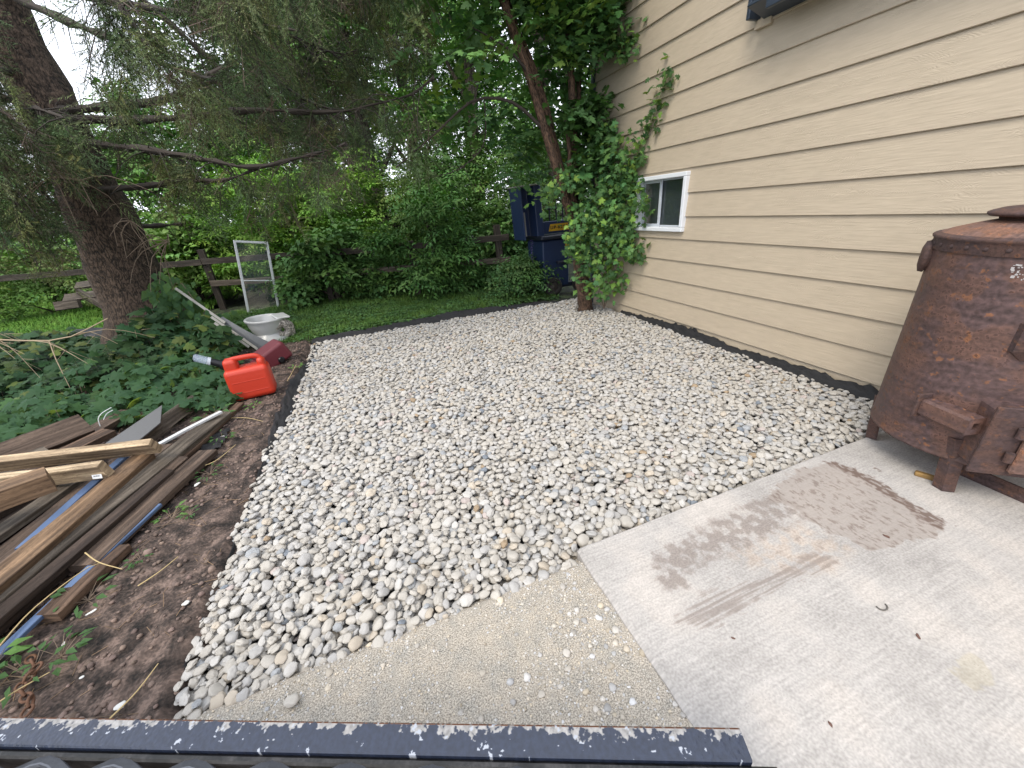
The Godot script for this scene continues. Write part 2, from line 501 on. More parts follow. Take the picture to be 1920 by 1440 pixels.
func build_ground() -> void:
	var m := MB.new()
	m.quad(Vector3(-300, -0.12, 300), Vector3(300, -0.12, 300), Vector3(300, -0.12, -300), Vector3(-300, -0.12, -300))
	structure("ground", m.mesh(), M.turf, "grassy earth that runs on under the whole yard")
	var n1 := noise(0.9, 5, 3)
	var n2 := noise(9.0, 6, 4)
	var n3 := noise(40.0, 7, 2)
	var soil := func(x: float, z: float) -> float:
		return -0.012 - 0.06 * clampf((x + 0.775) / 0.05, 0.0, 1.0) * (1.0 if z < -0.8 else 0.0) + n1.get_noise_2d(x, z) * 0.03 + n2.get_noise_2d(x, z) * 0.016 + n3.get_noise_2d(x, z) * 0.006
	structure("soil", patch(-2.6, -0.60, -5.2, 0.6, 0.018, soil), M.soil, "strip of bare brown soil between the stones and the lumber pile")
	structure("soil", patch(-7.0, -2.6, -7.0, 0.6, 0.08, soil), M.soil, "shaded bare earth under the spruce and its shrubs")
	# clods, needle litter
	var ball := stone_mesh(1, 901, 0.3)
	var xf := []
	var cols := []
	for i in 5200:
		var x := rf(-1.9, -0.62)
		var z := rf(-4.9, -0.2)
		if rng.randf() > 0.25 and n1.get_noise_2d(x * 2.3, z * 2.3) < -0.05: continue
		var s := rf(0.0025, 0.009) * (1.8 if rng.randf() < 0.05 else 1.0)
		xf.append(Transform3D(Basis.from_euler(Vector3(rf(0, 6), rf(0, 6), rf(0, 6))).scaled(Vector3(s, s * rf(0.6, 1), s)), Vector3(x, soil.call(x, z) + s * 0.3, z)))
		var k := rf(0.7, 1.5)
		cols.append(Color(k, k * rf(0.95, 1.0), k * rf(0.92, 1.0)))
	var cl := copies("soil_clods", ball, M.clod, xf, cols, self, "stuff")
	tag(cl, "small crumbs and clods scattered over the bare soil", "soil")
	var nd := MB.new()
	nd.box(Transform3D(), Vector3(0.0016, 0.0012, 1.0), 0.0003)
	xf = []; cols = []
	for i in 1500:
		var x := rf(-2.0, -0.72)
		var z := rf(-4.6, -0.5)
		if rng.randf() > 0.3 + 0.7 * clampf((-0.85 - x) / 0.4, 0, 1): continue
		var L := rf(0.02, 0.09)
		var yaw := rf(0, TAU)
		xf.append(Transform3D(Basis.from_euler(Vector3(rf(-0.15, 0.15), yaw, 0)).scaled_local(Vector3(1, 1, L)), Vector3(x, soil.call(x, z) + 0.004, z)))
		var k := rf(0.5, 1.6)
		cols.append(Color(0.20 * k, 0.13 * k, 0.075 * k))
	var nl := copies("needle_litter", nd.mesh(), M.needle, xf, cols, self, "stuff")
	tag(nl, "dry straw and needles strewn on the soil", "litter")
	# crushed limestone between the trailer, the stones and the slab
	var lime := func(x: float, z: float) -> float:
		return -0.018 - 0.05 * clampf((-0.845 - z) / 0.06, 0.0, 1.0) + n1.get_noise_2d(x + 7, z) * 0.008 + n2.get_noise_2d(x, z + 3) * 0.0015 + n3.get_noise_2d(x, z) * 0.003
	structure("crushed_stone", patch(-0.95, 0.512, -1.10, 0.9, 0.012, lime), M.limestone, "compacted pale crushed stone between the river stones and the slab")
	var rock := stone_mesh(1, 902, 0.45)
	xf = []; cols = []
	for i in 15000:
		var x := rf(-0.9, 0.50)
		var z := rf(-0.95, 0.1)
		var right := clampf((x - 0.1) / 0.35, 0, 1)
		var dense := n1.get_noise_2d(x * 3, z * 3 + 9)
		if rng.randf() > 0.45 + right * 0.5 + dense * 0.9: continue
		var s := rf(0.0012, 0.0036)
		if rng.randf() < 0.025 + right * 0.03: s = rf(0.005, 0.011)
		xf.append(Transform3D(Basis.from_euler(Vector3(rf(0, 6), rf(0, 6), rf(0, 6))).scaled(Vector3(s, s * rf(0.4, 0.8), s * rf(0.7, 1.2))), Vector3(x, lime.call(x, z) + s * 0.2, z)))
		var k := rf(0.32, 0.62)
		var wv := rf(0, 1)
		cols.append(Color(k, k * lerpf(0.86, 1.0, wv), k * lerpf(0.66, 1.02, wv)))
	var gr := copies("stone_grit", rock, M.chip, xf, cols, self, "stuff")
	tag(gr, "loose grit and stone chips on the crushed limestone", "grit")

func build_slab() -> void:
	# texture over x 0.5..2.7, z -0.9..1.3
	var w := 1280
	var S := PackedVector2Array([Vector2(1.75, -0.84), Vector2(1.785, -0.75), Vector2(1.72, -0.44), Vector2(1.62, -0.43), Vector2(1.52, -0.46), Vector2(1.39, -0.47), Vector2(1.37, -0.57), Vector2(1.33, -0.8), Vector2(1.58, -0.86)])
	var T := PackedVector2Array([Vector2(1.40, -0.81), Vector2(1.0, -0.79), Vector2(0.73, -0.76), Vector2(0.66, -0.66), Vector2(0.72, -0.60), Vector2(0.78, -0.65), Vector2(0.87, -0.665), Vector2(1.23, -0.665), Vector2(1.38, -0.66)])
	var K := PackedVector2Array([Vector2(0.62, -0.54), Vector2(0.76, -0.575), Vector2(0.98, -0.545), Vector2(1.24, -0.54), Vector2(1.26, -0.49), Vector2(0.86, -0.505), Vector2(0.70, -0.50)])
	var E := PackedVector2Array([Vector2(1.735, -0.86), Vector2(1.79, -0.80), Vector2(1.80, -0.72), Vector2(1.735, -0.44), Vector2(1.70, -0.44), Vector2(1.755, -0.72)])
	var P := PackedVector2Array([Vector2(0.95, -0.66), Vector2(1.30, -0.66), Vector2(1.36, -0.50), Vector2(1.2, -0.47), Vector2(1.0, -0.56)])
	var Y := PackedVector2Array([Vector2(1.15, -0.155), Vector2(1.22, -0.175), Vector2(1.29, -0.155), Vector2(1.22, -0.12), Vector2(1.16, -0.125)])
	var low := 220
	var masks := []
	for poly in [S, T, K, E, P, Y]:
		var pd := PackedByteArray(); pd.resize(low * low)
		for j in low:
			for i in low:
				pd[j * low + i] = 255 if inside(poly, 0.5 + 2.2 * (i + 0.5) / low, -0.9 + 2.2 * (j + 0.5) / low) else 0
		var im := grey_tex(low, low, pd)
		im.resize(70, 70, Image.INTERPOLATE_LANCZOS)
		im.resize(w, w, Image.INTERPOLATE_CUBIC)
		masks.append(im.get_data())
	var a := bytes(w, w, 0.005, 81, 4)
	var b := bytes(w, w, 0.03, 82, 4)
	var f := bytes(w, w, 0.18, 83, 2)
	var lines := bytes(w, w, 0.15, 84, 2, 30, 1)
	var flake := bytes(w, w, 0.085, 85, 4, 1, 2)
	var d := PackedByteArray(); d.resize(w * w * 3)
	var ms: PackedByteArray = masks[0]
	var mt: PackedByteArray = masks[1]
	var mk: PackedByteArray = masks[2]
	var me: PackedByteArray = masks[3]
	var mp: PackedByteArray = masks[4]
	var my: PackedByteArray = masks[5]
	for i in w * w:
		var g: float = 0.678 + (a[i] - 128) / 2200.0 + (b[i] - 128) / 3600.0 + (f[i] - 128) / 1800.0 + (lines[i] - 128) / 4200.0
		var c := Vector3(g * 1.0, g * 0.975, g * 0.955)
		var warm := clampf((a[i] - 135) / 60.0, 0, 1) * 0.24
		c = c.lerp(Vector3(g * 1.0, g * 0.94, g * 0.885), warm)
		if mp[i] > 2: c = c.lerp(Vector3(g * 1.02, g * 0.955, g * 0.90), mp[i] / 255.0 * clampf((b[i] - 70) / 90.0, 0, 1))
		if b[i] > 186: c *= 0.95
		if mt[i] > 2:
			var s := clampf((mt[i] - 40 + (b[i] - 128) * 1.0 + (flake[i] - 128) * 0.5) / 210.0, 0, 1) * clampf((b[i] - 62) / 75.0, 0.12, 1.0)
			c = c.lerp(Vector3(0.45, 0.405, 0.38) * (0.9 + f[i] / 1200.0), s * 0.55)
		if mk[i] > 2:
			var s := clampf((mk[i] - 60 + (b[i] - 128) * 1.2 + (lines[i] - 128) * 1.0) / 170.0, 0, 1) * clampf((lines[i] - 60) / 80.0, 0.15, 1.0)
			c = c.lerp(Vector3(0.45, 0.405, 0.38), s * 0.55)
		if ms[i] > 2:
			var s := clampf((ms[i] - 70 + (b[i] - 128) * 0.9) / 60.0, 0, 1)
			var fl := clampf((flake[i] - 124 + (f[i] - 128) * 0.4) / 50.0, 0, 1)
			c = c.lerp(Vector3(0.60, 0.565, 0.54).lerp(Vector3(0.455, 0.40, 0.37), fl * clampf((b[i] - 85) / 70.0, 0, 1)), s * 0.72)
		if me[i] > 2:
			var s := clampf((me[i] - 60 + (b[i] - 128) * 1.2) / 70.0, 0, 1)
			c = c.lerp(Vector3(0.40, 0.335, 0.305), s * clampf((flake[i] - 80) / 50.0, 0.3, 1.0) * 0.85)
		if my[i] > 2: c = c.lerp(Vector3(0.66, 0.62, 0.52), clampf((my[i] - 90 + (b[i] - 128)) / 60.0, 0, 1) * 0.35)
		if b[i] > 128 and f[i] > 205 and a[i] > 128: c *= 0.82
		d[i * 3] = clampi(int(c.x * 255), 0, 255); d[i * 3 + 1] = clampi(int(c.y * 255), 0, 255); d[i * 3 + 2] = clampi(int(c.z * 255), 0, 255)
	var hb := PackedByteArray(); hb.resize(w * w)
	for i in w * w: hb[i] = clampi(int(lines[i] * 0.35 + f[i] * 0.5 + b[i] * 0.15), 0, 255)
	var m := mat(Color(1, 1, 1), 0.9, {"albedo_texture": rgb_tex(w, w, d)})
	bumpy(m, normal_tex(grey_tex(w, w, hb), 1.6), 0.3)
	var mb := MB.new()
	# top with slightly worn edges, then the sides
	var x0 := 0.5
	var x1 := 2.585
	var z0 := -0.893
	var z1 := 2.6
	var uvf := func(x: float, z: float) -> Vector2: return Vector2((x - 0.5) / 2.2, (z + 0.9) / 2.2)
	var r := 0.008
	var nx := 44
	var nz := 60
	var ne := noise(14.0, 86, 3)
	var grid := []
	for j in nz + 1:
		for i in nx + 1:
			var x := lerpf(x0, x1, float(i) / nx)
			var z := lerpf(z0, z1, float(j) / nz)
			if i == 0: x += ne.get_noise_1d(z * 3) * 0.004 + 0.003
			if j == 0: z += ne.get_noise_1d(x * 3 + 50) * 0.004 + 0.003
			grid.append(Vector3(x, 0.0, z))
	for j in nz:
		for i in nx:
			var p: Vector3 = grid[j * (nx + 1) + i]
			var q: Vector3 = grid[j * (nx + 1) + i + 1]
			var s: Vector3 = grid[(j + 1) * (nx + 1) + i + 1]
			var t: Vector3 = grid[(j + 1) * (nx + 1) + i]
			mb.quad(t, s, q, p, uvf.call(t.x, t.z), uvf.call(s.x, s.z), uvf.call(q.x, q.z), uvf.call(p.x, p.z))
	for j in nz:
		var p: Vector3 = grid[j * (nx + 1)]
		var t: Vector3 = grid[(j + 1) * (nx + 1)]
		var o := Vector3(-r, -r, 0)
		mb.quad(p, p + o, t + o, t, uvf.call(p.x, p.z), uvf.call(p.x, p.z), uvf.call(t.x, t.z), uvf.call(t.x, t.z))
		var dn := Vector3(-r, -0.11, 0)
		mb.quad(p + o, p + dn, t + dn, t + o, uvf.call(p.x, p.z), uvf.call(p.x + 0.1, p.z), uvf.call(t.x + 0.1, t.z), uvf.call(t.x, t.z))
	for i in nx:
		var p: Vector3 = grid[i]
		var t: Vector3 = grid[i + 1]
		var o := Vector3(0, -r, -r)
		mb.quad(t, t + o, p + o, p, uvf.call(t.x, t.z), uvf.call(t.x, t.z), uvf.call(p.x, p.z), uvf.call(p.x, p.z))
		var dn := Vector3(0, -0.11, -r)
		mb.quad(t + o, t + dn, p + dn, p + o, uvf.call(t.x, t.z), uvf.call(t.x, t.z + 0.1), uvf.call(p.x, p.z + 0.1), uvf.call(p.x, p.z))
	structure("concrete_slab", mb.mesh(), m, "pale broom-finished concrete slab with brown stains")

# ---------------------------------------------------------------- house
func build_house() -> void:
	var X := 2.6
	var zf := -4.2        # far corner
	var zn := 3.2         # near end, behind the viewer
	var top := 3.42
	var house := thing("house", "house wall of beige lap siding with a small sliding window", "house")
	var win := [-3.375, -2.765, 0.853, 1.285]   # z0 z1 y0 y1
	var e := 0.18
	var k := 0
	for c in range(-1, 19):
		var y0 := 0.06 + e * c
		var y1 := y0 + e + 0.012
		var cuts := [zf + 0.02]
		var j := -2.475 if c == 7 else rf(-0.55, 0.4)
		while j < zn - 0.5:
			if not (j > win[0] - 0.2 and j < win[1] + 0.2 and y1 > win[2] and y0 < win[3]): cuts.append(j)
			j += rf(3.2, 3.7)
		cuts.append(zn)
		for s in cuts.size() - 1:
			var a: float = cuts[s] + (0.0004 if s > 0 else 0.0)
			var b: float = cuts[s + 1] - 0.0004
			var mb := MB.new()
			var u0 := rf(0, 7)
			var v0 := rf(0, 1)
			var rects := []
			if y1 > win[2] and y0 < win[3] and a < win[0] and b > win[1]:
				rects.append([a, win[0], y0, y1]); rects.append([win[1], b, y0, y1])
				if y0 < win[2] - 0.004: rects.append([win[0], win[1], y0, win[2]])
				if y1 > win[3] + 0.004: rects.append([win[0], win[1], win[3], y1])
			else:
				rects.append([a, b, y0, y1])
			for rc in rects:
				lap(mb, X, rc[0], rc[1], rc[2], rc[3], y0, u0, v0, e)
			put("siding_board", mb.mesh(), M.siding, house)
			k += 1
	# the rest of the building, with a dark room behind the window
	var shell := MB.new()
	var xb := X + 0.03
	for q in [[zf, win[0], -0.1, top], [win[1], zn, -0.1, top], [win[0], win[1], -0.1, win[2]], [win[0], win[1], win[3], top]]:
		shell.box(Transform3D(Basis(), Vector3(xb + 0.05, (q[2] + q[3]) / 2, (q[0] + q[1]) / 2)), Vector3(0.1, q[3] - q[2], q[1] - q[0]), 0.001)
	shell.box(Transform3D(Basis(), Vector3(xb + 3.05, top / 2, zf + 0.05)), Vector3(5.9, top, 0.1), 0.001)
	shell.box(Transform3D(Basis(), Vector3(xb + 3.05, top / 2, zn - 0.05)), Vector3(5.9, top, 0.1), 0.001)
	shell.box(Transform3D(Basis(), Vector3(xb + 6.05, top / 2, (zf + zn) / 2)), Vector3(0.1, top, zn - zf), 0.001)
	shell.box(Transform3D(Basis(), Vector3(xb + 3.05, 0.02, (zf + zn) / 2)), Vector3(5.7, 0.1, zn - zf - 0.2), 0.001)
	put("wall", shell.mesh(), mat(lin(0.33, 0.29, 0.235), 0.8), house)
	var rf_ := MB.new()
	rf_.box(Transform3D(Basis(), Vector3(xb + 3.0, top + 0.06, (zf + zn) / 2)), Vector3(6.2, 0.12, zn - zf + 0.2), 0.004)
	put("roof", rf_.mesh(), mat(lin(0.06, 0.06, 0.065), 0.9), house)
	# corner trim: dark metal
	var ct := MB.new()
	ct.box(Transform3D(Basis(), Vector3(X - 0.012, 1.7, zf - 0.006)), Vector3(0.05, 3.5, 0.05), 0.004)
	put("corner_trim", ct.mesh(), mat(lin(0.055, 0.07, 0.10), 0.5), house)
	# window
	var white := mat(lin(0.74, 0.77, 0.82), 0.35)
	var wn := Node3D.new(); wn.name = "window"; house.add_child(wn, true)
	var zc: float = (win[0] + win[1]) / 2
	var yc: float = (win[2] + win[3]) / 2
	var hw: float = (win[1] - win[0]) / 2
	var hh: float = (win[3] - win[2]) / 2
	var fr := MB.new()
	var t := 0.034
	for q in [[zc, win[3] - t / 2 + 0.012, 2 * hw + 0.024, t], [zc, win[2] + t / 2 - 0.012, 2 * hw + 0.024, t], [win[0] + t / 2 - 0.012, yc, t, 2 * hh - 2 * t + 0.022], [win[1] - t / 2 + 0.012, yc, t, 2 * hh - 2 * t + 0.022]]:
		fr.box(Transform3D(Basis(), Vector3(X - 0.012, q[1], q[0])), Vector3(0.07, q[3], q[2]), 0.004)
	put("window_frame", fr.mesh(), white, wn)
	var mid: float = win[0] + 0.40 * 2 * hw
	var sash_m := mat(lin(0.50, 0.54, 0.60), 0.4)
	var gl := mat(Color(0.6, 0.68, 0.72, 0.05), 0.03, {"transparency": BaseMaterial3D.TRANSPARENCY_ALPHA, "metallic_specular": 0.5})
	for s in 2:
		var a: float = win[0] + 0.02 if s == 0 else mid - 0.002
		var b: float = mid + 0.03 if s == 0 else win[1] - 0.02
		var dx := 0.018 if s == 0 else 0.034
		var sm := MB.new()
		var w := 0.026 if s == 0 else 0.014
		var ya: float = win[2] + 0.02
		var yb: float = win[3] - 0.02
		sm.box(Transform3D(Basis(), Vector3(X + dx, ya + w / 2, (a + b) / 2)), Vector3(0.014, w, b - a), 0.002)
		sm.box(Transform3D(Basis(), Vector3(X + dx, yb - w / 2, (a + b) / 2)), Vector3(0.014, w, b - a), 0.002)
		sm.box(Transform3D(Basis(), Vector3(X + dx, yc, a + w / 2)), Vector3(0.014, yb - ya - 2 * w, w), 0.002)
		sm.box(Transform3D(Basis(), Vector3(X + dx, yc, b - w / 2)), Vector3(0.014, yb - ya - 2 * w, w), 0.002)
		put("sash", sm.mesh(), sash_m, wn)
		var pm := MB.new()
		pm.box(Transform3D(Basis(), Vector3(X + dx + 0.002, yc, (a + b) / 2)), Vector3(0.004, yb - ya - 2 * w + 0.004, b - a - 2 * w + 0.004), 0.0)
		put("pane", pm.mesh(), gl, wn)
	# dark metal box jutting out of the wall at the top: the foot of an upper opening, with a beige stub of trim under its corner
	var hood := Node3D.new(); hood.name = "metal_hood"; house.add_child(hood, true)
	var steel := mat(lin(0.045, 0.06, 0.085), 0.28, {"metallic": 0.4})
	var hm := MB.new()
	var hz0 := -2.325
	var hz1 := 0.6
	hm.box(Transform3D(Basis(), Vector3(X - 0.045, 2.54, hz0 + 0.012)), Vector3(0.13, 0.95, 0.024), 0.003)
	hm.box(Transform3D(Basis(Vector3(0, 0, 1), -0.30), Vector3(X - 0.09, 2.085, (hz0 + hz1) / 2 + 0.03)), Vector3(0.18, 0.02, hz1 - hz0 - 0.06), 0.003)
	hm.box(Transform3D(Basis(), Vector3(X - 0.178, 2.08, (hz0 + hz1) / 2 + 0.10)), Vector3(0.028, 0.07, hz1 - hz0 - 0.2), 0.003)
	put("hood_frame", hm.mesh(), steel, hood)
	var hb := MB.new()
	hb.box(Transform3D(Basis(), Vector3(X - 0.05, 2.50, (hz0 + hz1) / 2)), Vector3(0.08, 0.75, hz1 - hz0 - 0.06), 0.003)
	put("hood_panel", hb.mesh(), mat(lin(0.015, 0.017, 0.02), 0.5), hood)
	var stub := MB.new()
	stub.box(Transform3D(Basis(), Vector3(X - 0.018, 2.045, -2.27)), Vector3(0.026, 0.045, 0.11), 0.002)
	put("trim_block", stub.mesh(), M.siding, hood)

func lap(mb: MB, X: float, z0: float, z1: float, y0: float, y1: float, yb: float, u0: float, v0: float, e: float) -> void:
	# front face leans: its foot stands 16 mm proud, its head 5 mm; the viewer's side is -x
	var px := func(y: float) -> float: return X - lerpf(0.0175, 0.003, (y - yb) / (e + 0.012))
	var a := Vector3(px.call(y0), y0, z0)
	var b := Vector3(px.call(y0), y0, z1)
	var c := Vector3(px.call(y1), y1, z1)
	var d := Vector3(px.call(y1), y1, z0)
	var r := 0.0025
	var foot := absf(y0 - yb) < 0.001
	var U := func(p: Vector3) -> Vector2: return Vector2(u0 + p.z / 1.5, v0 - p.y / 0.36)
	if foot:
		var a2 := a + Vector3(r, 0, 0)
		var b2 := b + Vector3(r, 0, 0)
		a += Vector3(0, r, 0); b += Vector3(0, r, 0)
		mb.quad(a2, b2, b, a, U.call(a2), U.call(b2), U.call(b), U.call(a))
		var back := Vector3(0.009, 0, 0)
		var slot := Vector3(0, 0.016, 0)
		mb.quad(a2 + back, b2 + back, b2, a2, U.call(a2), U.call(b2), U.call(b2), U.call(a2))
		mb.quad(a2 + back + slot, b2 + back + slot, b2 + back, a2 + back, U.call(a2), U.call(b2), U.call(b2), U.call(a2))
		mb.quad(a2 + back * 4 + slot, b2 + back * 4 + slot, b2 + back + slot, a2 + back + slot, U.call(a2), U.call(b2), U.call(b2), U.call(a2))
	mb.quad(a, b, c, d, U.call(a), U.call(b), U.call(c), U.call(d))
	for s in 2:
		var p := a if s == 0 else b
		var q := d if s == 0 else c
		var o := Vector3(0.02, 0, 0)
		if s == 0: mb.quad(p + o, p, q, q + o)
		else: mb.quad(p, p + o, q + o, q)

# ---------------------------------------------------------------- stones
func ico(level: int) -> Array:
	var t := (1.0 + sqrt(5.0)) / 2.0
	var vs := [Vector3(-1, t, 0), Vector3(1, t, 0), Vector3(-1, -t, 0), Vector3(1, -t, 0), Vector3(0, -1, t), Vector3(0, 1, t), Vector3(0, -1, -t), Vector3(0, 1, -t), Vector3(t, 0, -1), Vector3(t, 0, 1), Vector3(-t, 0, -1), Vector3(-t, 0, 1)]
	for i in 12: vs[i] = vs[i].normalized()
	var fs := [[0, 11, 5], [0, 5, 1], [0, 1, 7], [0, 7, 10], [0, 10, 11], [1, 5, 9], [5, 11, 4], [11, 10, 2], [10, 7, 6], [7, 1, 8], [3, 9, 4], [3, 4, 2], [3, 2, 6], [3, 6, 8], [3, 8, 9], [4, 9, 5], [2, 4, 11], [6, 2, 10], [8, 6, 7], [9, 8, 1]]
	for l in level:
		var mid := {}
		var nf := []
		for f in fs:
			var m := []
			for k in 3:
				var a: int = f[k]
				var b: int = f[(k + 1) % 3]
				var key := Vector2i(min(a, b), max(a, b))
				if not mid.has(key):
					mid[key] = vs.size()
					vs.append(((vs[a] + vs[b]) / 2.0).normalized())
				m.append(mid[key])
			nf.append_array([[f[0], m[0], m[2]], [f[1], m[1], m[0]], [f[2], m[2], m[1]], [m[0], m[1], m[2]]])
		fs = nf
	return [vs, fs]

# a lumpy pebble of radius about 1
func stone_mesh(level: int, sd: int, amp: float, squash := Vector3.ONE) -> ArrayMesh:
	var g := ico(level)
	var f := noise(0.75, sd, 2)
	var mb := MB.new()
	for p in g[0]:
		var r: float = 1.0 + f.get_noise_3dv(p * 1.1) * amp
		# super-ellipsoid: pebbles are blunter than ellipsoids
		var q: Vector3 = p * r
		q = q * pow(1.0 / maxf(pow(pow(absf(p.x), 2.6) + pow(absf(p.y), 2.6) + pow(absf(p.z), 2.6), 1.0 / 2.6), 0.01), 0.6)
		mb.vert(q * squash, p, Vector2.ZERO)
	for t in g[1]: mb.ix.append_array(PackedInt32Array([t[0], t[2], t[1]]))
	mb.renormal(0)
	return mb.mesh()

func stone_color() -> Color:
	var r := rng.randf()
	var k := rf(0.97, 1.13)
	if r < 0.50: return Color(0.57, 0.535, 0.485) * k
	if r < 0.78: return Color(0.60, 0.578, 0.55) * k
	if r < 0.89: return Color(0.51, 0.497, 0.485) * k
	if r < 0.935: return Color(0.42, 0.435, 0.455) * k
	if r < 0.945: return Color(0.25, 0.28, 0.325) * k
	if r < 0.978: return Color(0.62, 0.545, 0.45) * k
	if r < 0.993: return Color(0.58, 0.50, 0.47) * k
	return Color(0.44, 0.33, 0.22) * k

func build_gravel() -> void:
	var bed := Node3D.new()
	bed.name = "gravel_bed"; add_child(bed, true)
	bed.set_meta("kind", "structure"); bed.set_meta("label", "bed of rounded pale river stones filling the yard corner")
	var x0 := -0.80
	var x1 := 2.60
	var z0 := -4.56
	var z1 := -0.80
	var res := 0.005
	var nx := int((x1 - x0) / res)
	var nz := int((z1 - z0) / res)
	var hm := PackedFloat32Array(); hm.resize(nx * nz)
	var und := noise(1.1, 91, 2)
	var edge := noise(2.2, 92, 3)
	for j in nz:
		for i in nx: hm[j * nx + i] = -0.062 + und.get_noise_2d(x0 + i * res, z0 + j * res) * 0.012
	var sheet := func(x: float, z: float) -> float: return -0.064 + und.get_noise_2d(x, z) * 0.012
	put("weed_barrier", patch(x0 - 0.03, x1 - 0.02, z0 - 0.02, -0.93, 0.06, sheet), M.fabric, bed)
	var variants := []
	for i in 7: variants.append(stone_mesh(3 if i < 1 else 2, 300 + i, 0.26))
	var stones := []
	var ns := 32000
	for s in ns:
		var a := clampf((0.0186 if s < 20000 else 0.0150) + rng.randfn() * 0.0036, 0.0085, 0.031)
		var b := a * rf(0.68, 0.95)
		var c := a * rf(0.36, 0.56)
		var yaw := rf(0, PI)
		var best := 1e9
		var bx := 0.0
		var bz := 0.0
		var cs := cos(yaw)
		var sn := sin(yaw)
		var tries := 5
		for t in tries:
			var x := rf(x0, x1)
			var z := rf(z0, z1)
			# outline of the bed
			var left := -0.755 + edge.get_noise_1d(z * 1.4) * 0.04 + (0.04 if z < -2.55 else -0.02)
			var far := -4.47 + edge.get_noise_1d(x * 1.6 + 30) * 0.05
			var near := -0.905 if x > 0.46 else -0.835 + edge.get_noise_1d(x * 3.0 + 60) * 0.05
			if x < left + a * 0.7 or x > 2.545 - a * 0.7 or z < far + a or z > near - a * 0.8: continue
			if Vector2(x - 2.34, z + 3.94).length() < 0.12 + a: continue
			var y := -1e9
			for q in 13:
				var qa := 0.0 if q == 0 else TAU * q / 6.0
				var qr := 0.0 if q == 0 else (0.5 if q < 7 else 0.86)
				var ex := cos(qa) * qr
				var ez := sin(qa) * qr
				var gx := int((x + ex * a * cs - ez * b * sn - x0) / res)
				var gz := int((z + ex * a * sn + ez * b * cs - z0) / res)
				if gx < 0 or gz < 0 or gx >= nx or gz >= nz: continue
				y = maxf(y, hm[gz * nx + gx] + c * sqrt(1.0 - qr * qr) - c * 0.30)
			if y < best:
				best = y; bx = x; bz = z
		if best > 0.05: continue
		var rx := int(a / res) + 1
		var ci := int((bx - x0) / res)
		var cj := int((bz - z0) / res)
		for j in range(maxi(cj - rx, 0), mini(cj + rx + 1, nz)):
			for i in range(maxi(ci - rx, 0), mini(ci + rx + 1, nx)):
				var dx := x0 + (i + 0.5) * res - bx
				var dz := z0 + (j + 0.5) * res - bz
				var lx := (dx * cs + dz * sn) / a
				var lz := (-dx * sn + dz * cs) / b
				var q := lx * lx + lz * lz
				if q < 1.0:
					hm[j * nx + i] = maxf(hm[j * nx + i], best + c * sqrt(1.0 - q))
		# lean with the ground it lies on
		var gx2 := hm[clampi(cj, 0, nz - 1) * nx + clampi(ci + rx + 2, 0, nx - 1)] - hm[clampi(cj, 0, nz - 1) * nx + clampi(ci - rx - 2, 0, nx - 1)]
		var gz2 := hm[clampi(cj + rx + 2, 0, nz - 1) * nx + clampi(ci, 0, nx - 1)] - hm[clampi(cj - rx - 2, 0, nz - 1) * nx + clampi(ci, 0, nx - 1)]
		var up := Vector3(-gx2 * 0.6 / (2 * rx * res) + rng.randfn() * 0.09, 1, -gz2 * 0.6 / (2 * rx * res) + rng.randfn() * 0.13).normalized()
		var bs := Basis(Vector3(cs, 0, sn), Vector3.UP, Vector3(-sn, 0, cs))
		bs = Basis(Quaternion(Vector3.UP, up)) * bs
		bs = bs * Basis.from_scale(Vector3(a, c, b) * 0.96)
		stones.append([Vector3(bx, best, bz), bs, s])
	# the 300 that show largest: nearest to the viewer and on top
	var order := []
	for i in stones.size():
		var p: Vector3 = stones[i][0]
		var gx := int((p.x - x0) / res)
		var gz := int((p.z - z0) / res)
		var hid: float = hm[clampi(gz, 0, nz - 1) * nx + clampi(gx, 0, nx - 1)] - p.y
		var size: float = stones[i][1].x.length()
		if hid < size * 0.75: order.append([p.distance_to(Vector3(0, 1.15, 0)) / (size + 0.02), i])
	order.sort_custom(func(p, q): return p[0] < q[0])
	var single := {}
	for i in mini(300, order.size()): single[order[i][1]] = true
	var xf := []
	var cols := []
	var tones := []
	for i in 14:
		var m: StandardMaterial3D = M.stone.duplicate()
		m.vertex_color_use_as_albedo = false
		m.albedo_color = stone_color().linear_to_srgb()
		tones.append(m)
	for i in stones.size():
		var s: Array = stones[i]
		if single.has(i):
			var o := put("river_stone", variants[i % 7], tones[rng.randi() % 14], bed)
			o.transform = Transform3D(s[1], s[0])
		else:
			# any turn of the one pebble before it is flattened, so that no two look alike
			var b: Basis = s[1] * Basis(Quaternion(Vector3(rng.randfn(), rng.randfn(), rng.randfn()).normalized(), rf(0, TAU)))
			xf.append(Transform3D(b, s[0]))
			cols.append(stone_color())
	copies("river_stones", variants[0], M.stone, xf, cols, bed, "stuff")
	print("stones ", stones.size())
	# single strays on the soil and the crushed stone, as the rake left them
	for q in [[-0.435, -0.775, 0.019]]:
		var o := put("river_stone", variants[int(q[2] * 1000) % 7], tones[3], bed)
		o.transform = Transform3D(Basis.from_scale(Vector3(q[2], q[2] * 0.55, q[2] * 0.8)), Vector3(q[0], 0.0, q[1]))

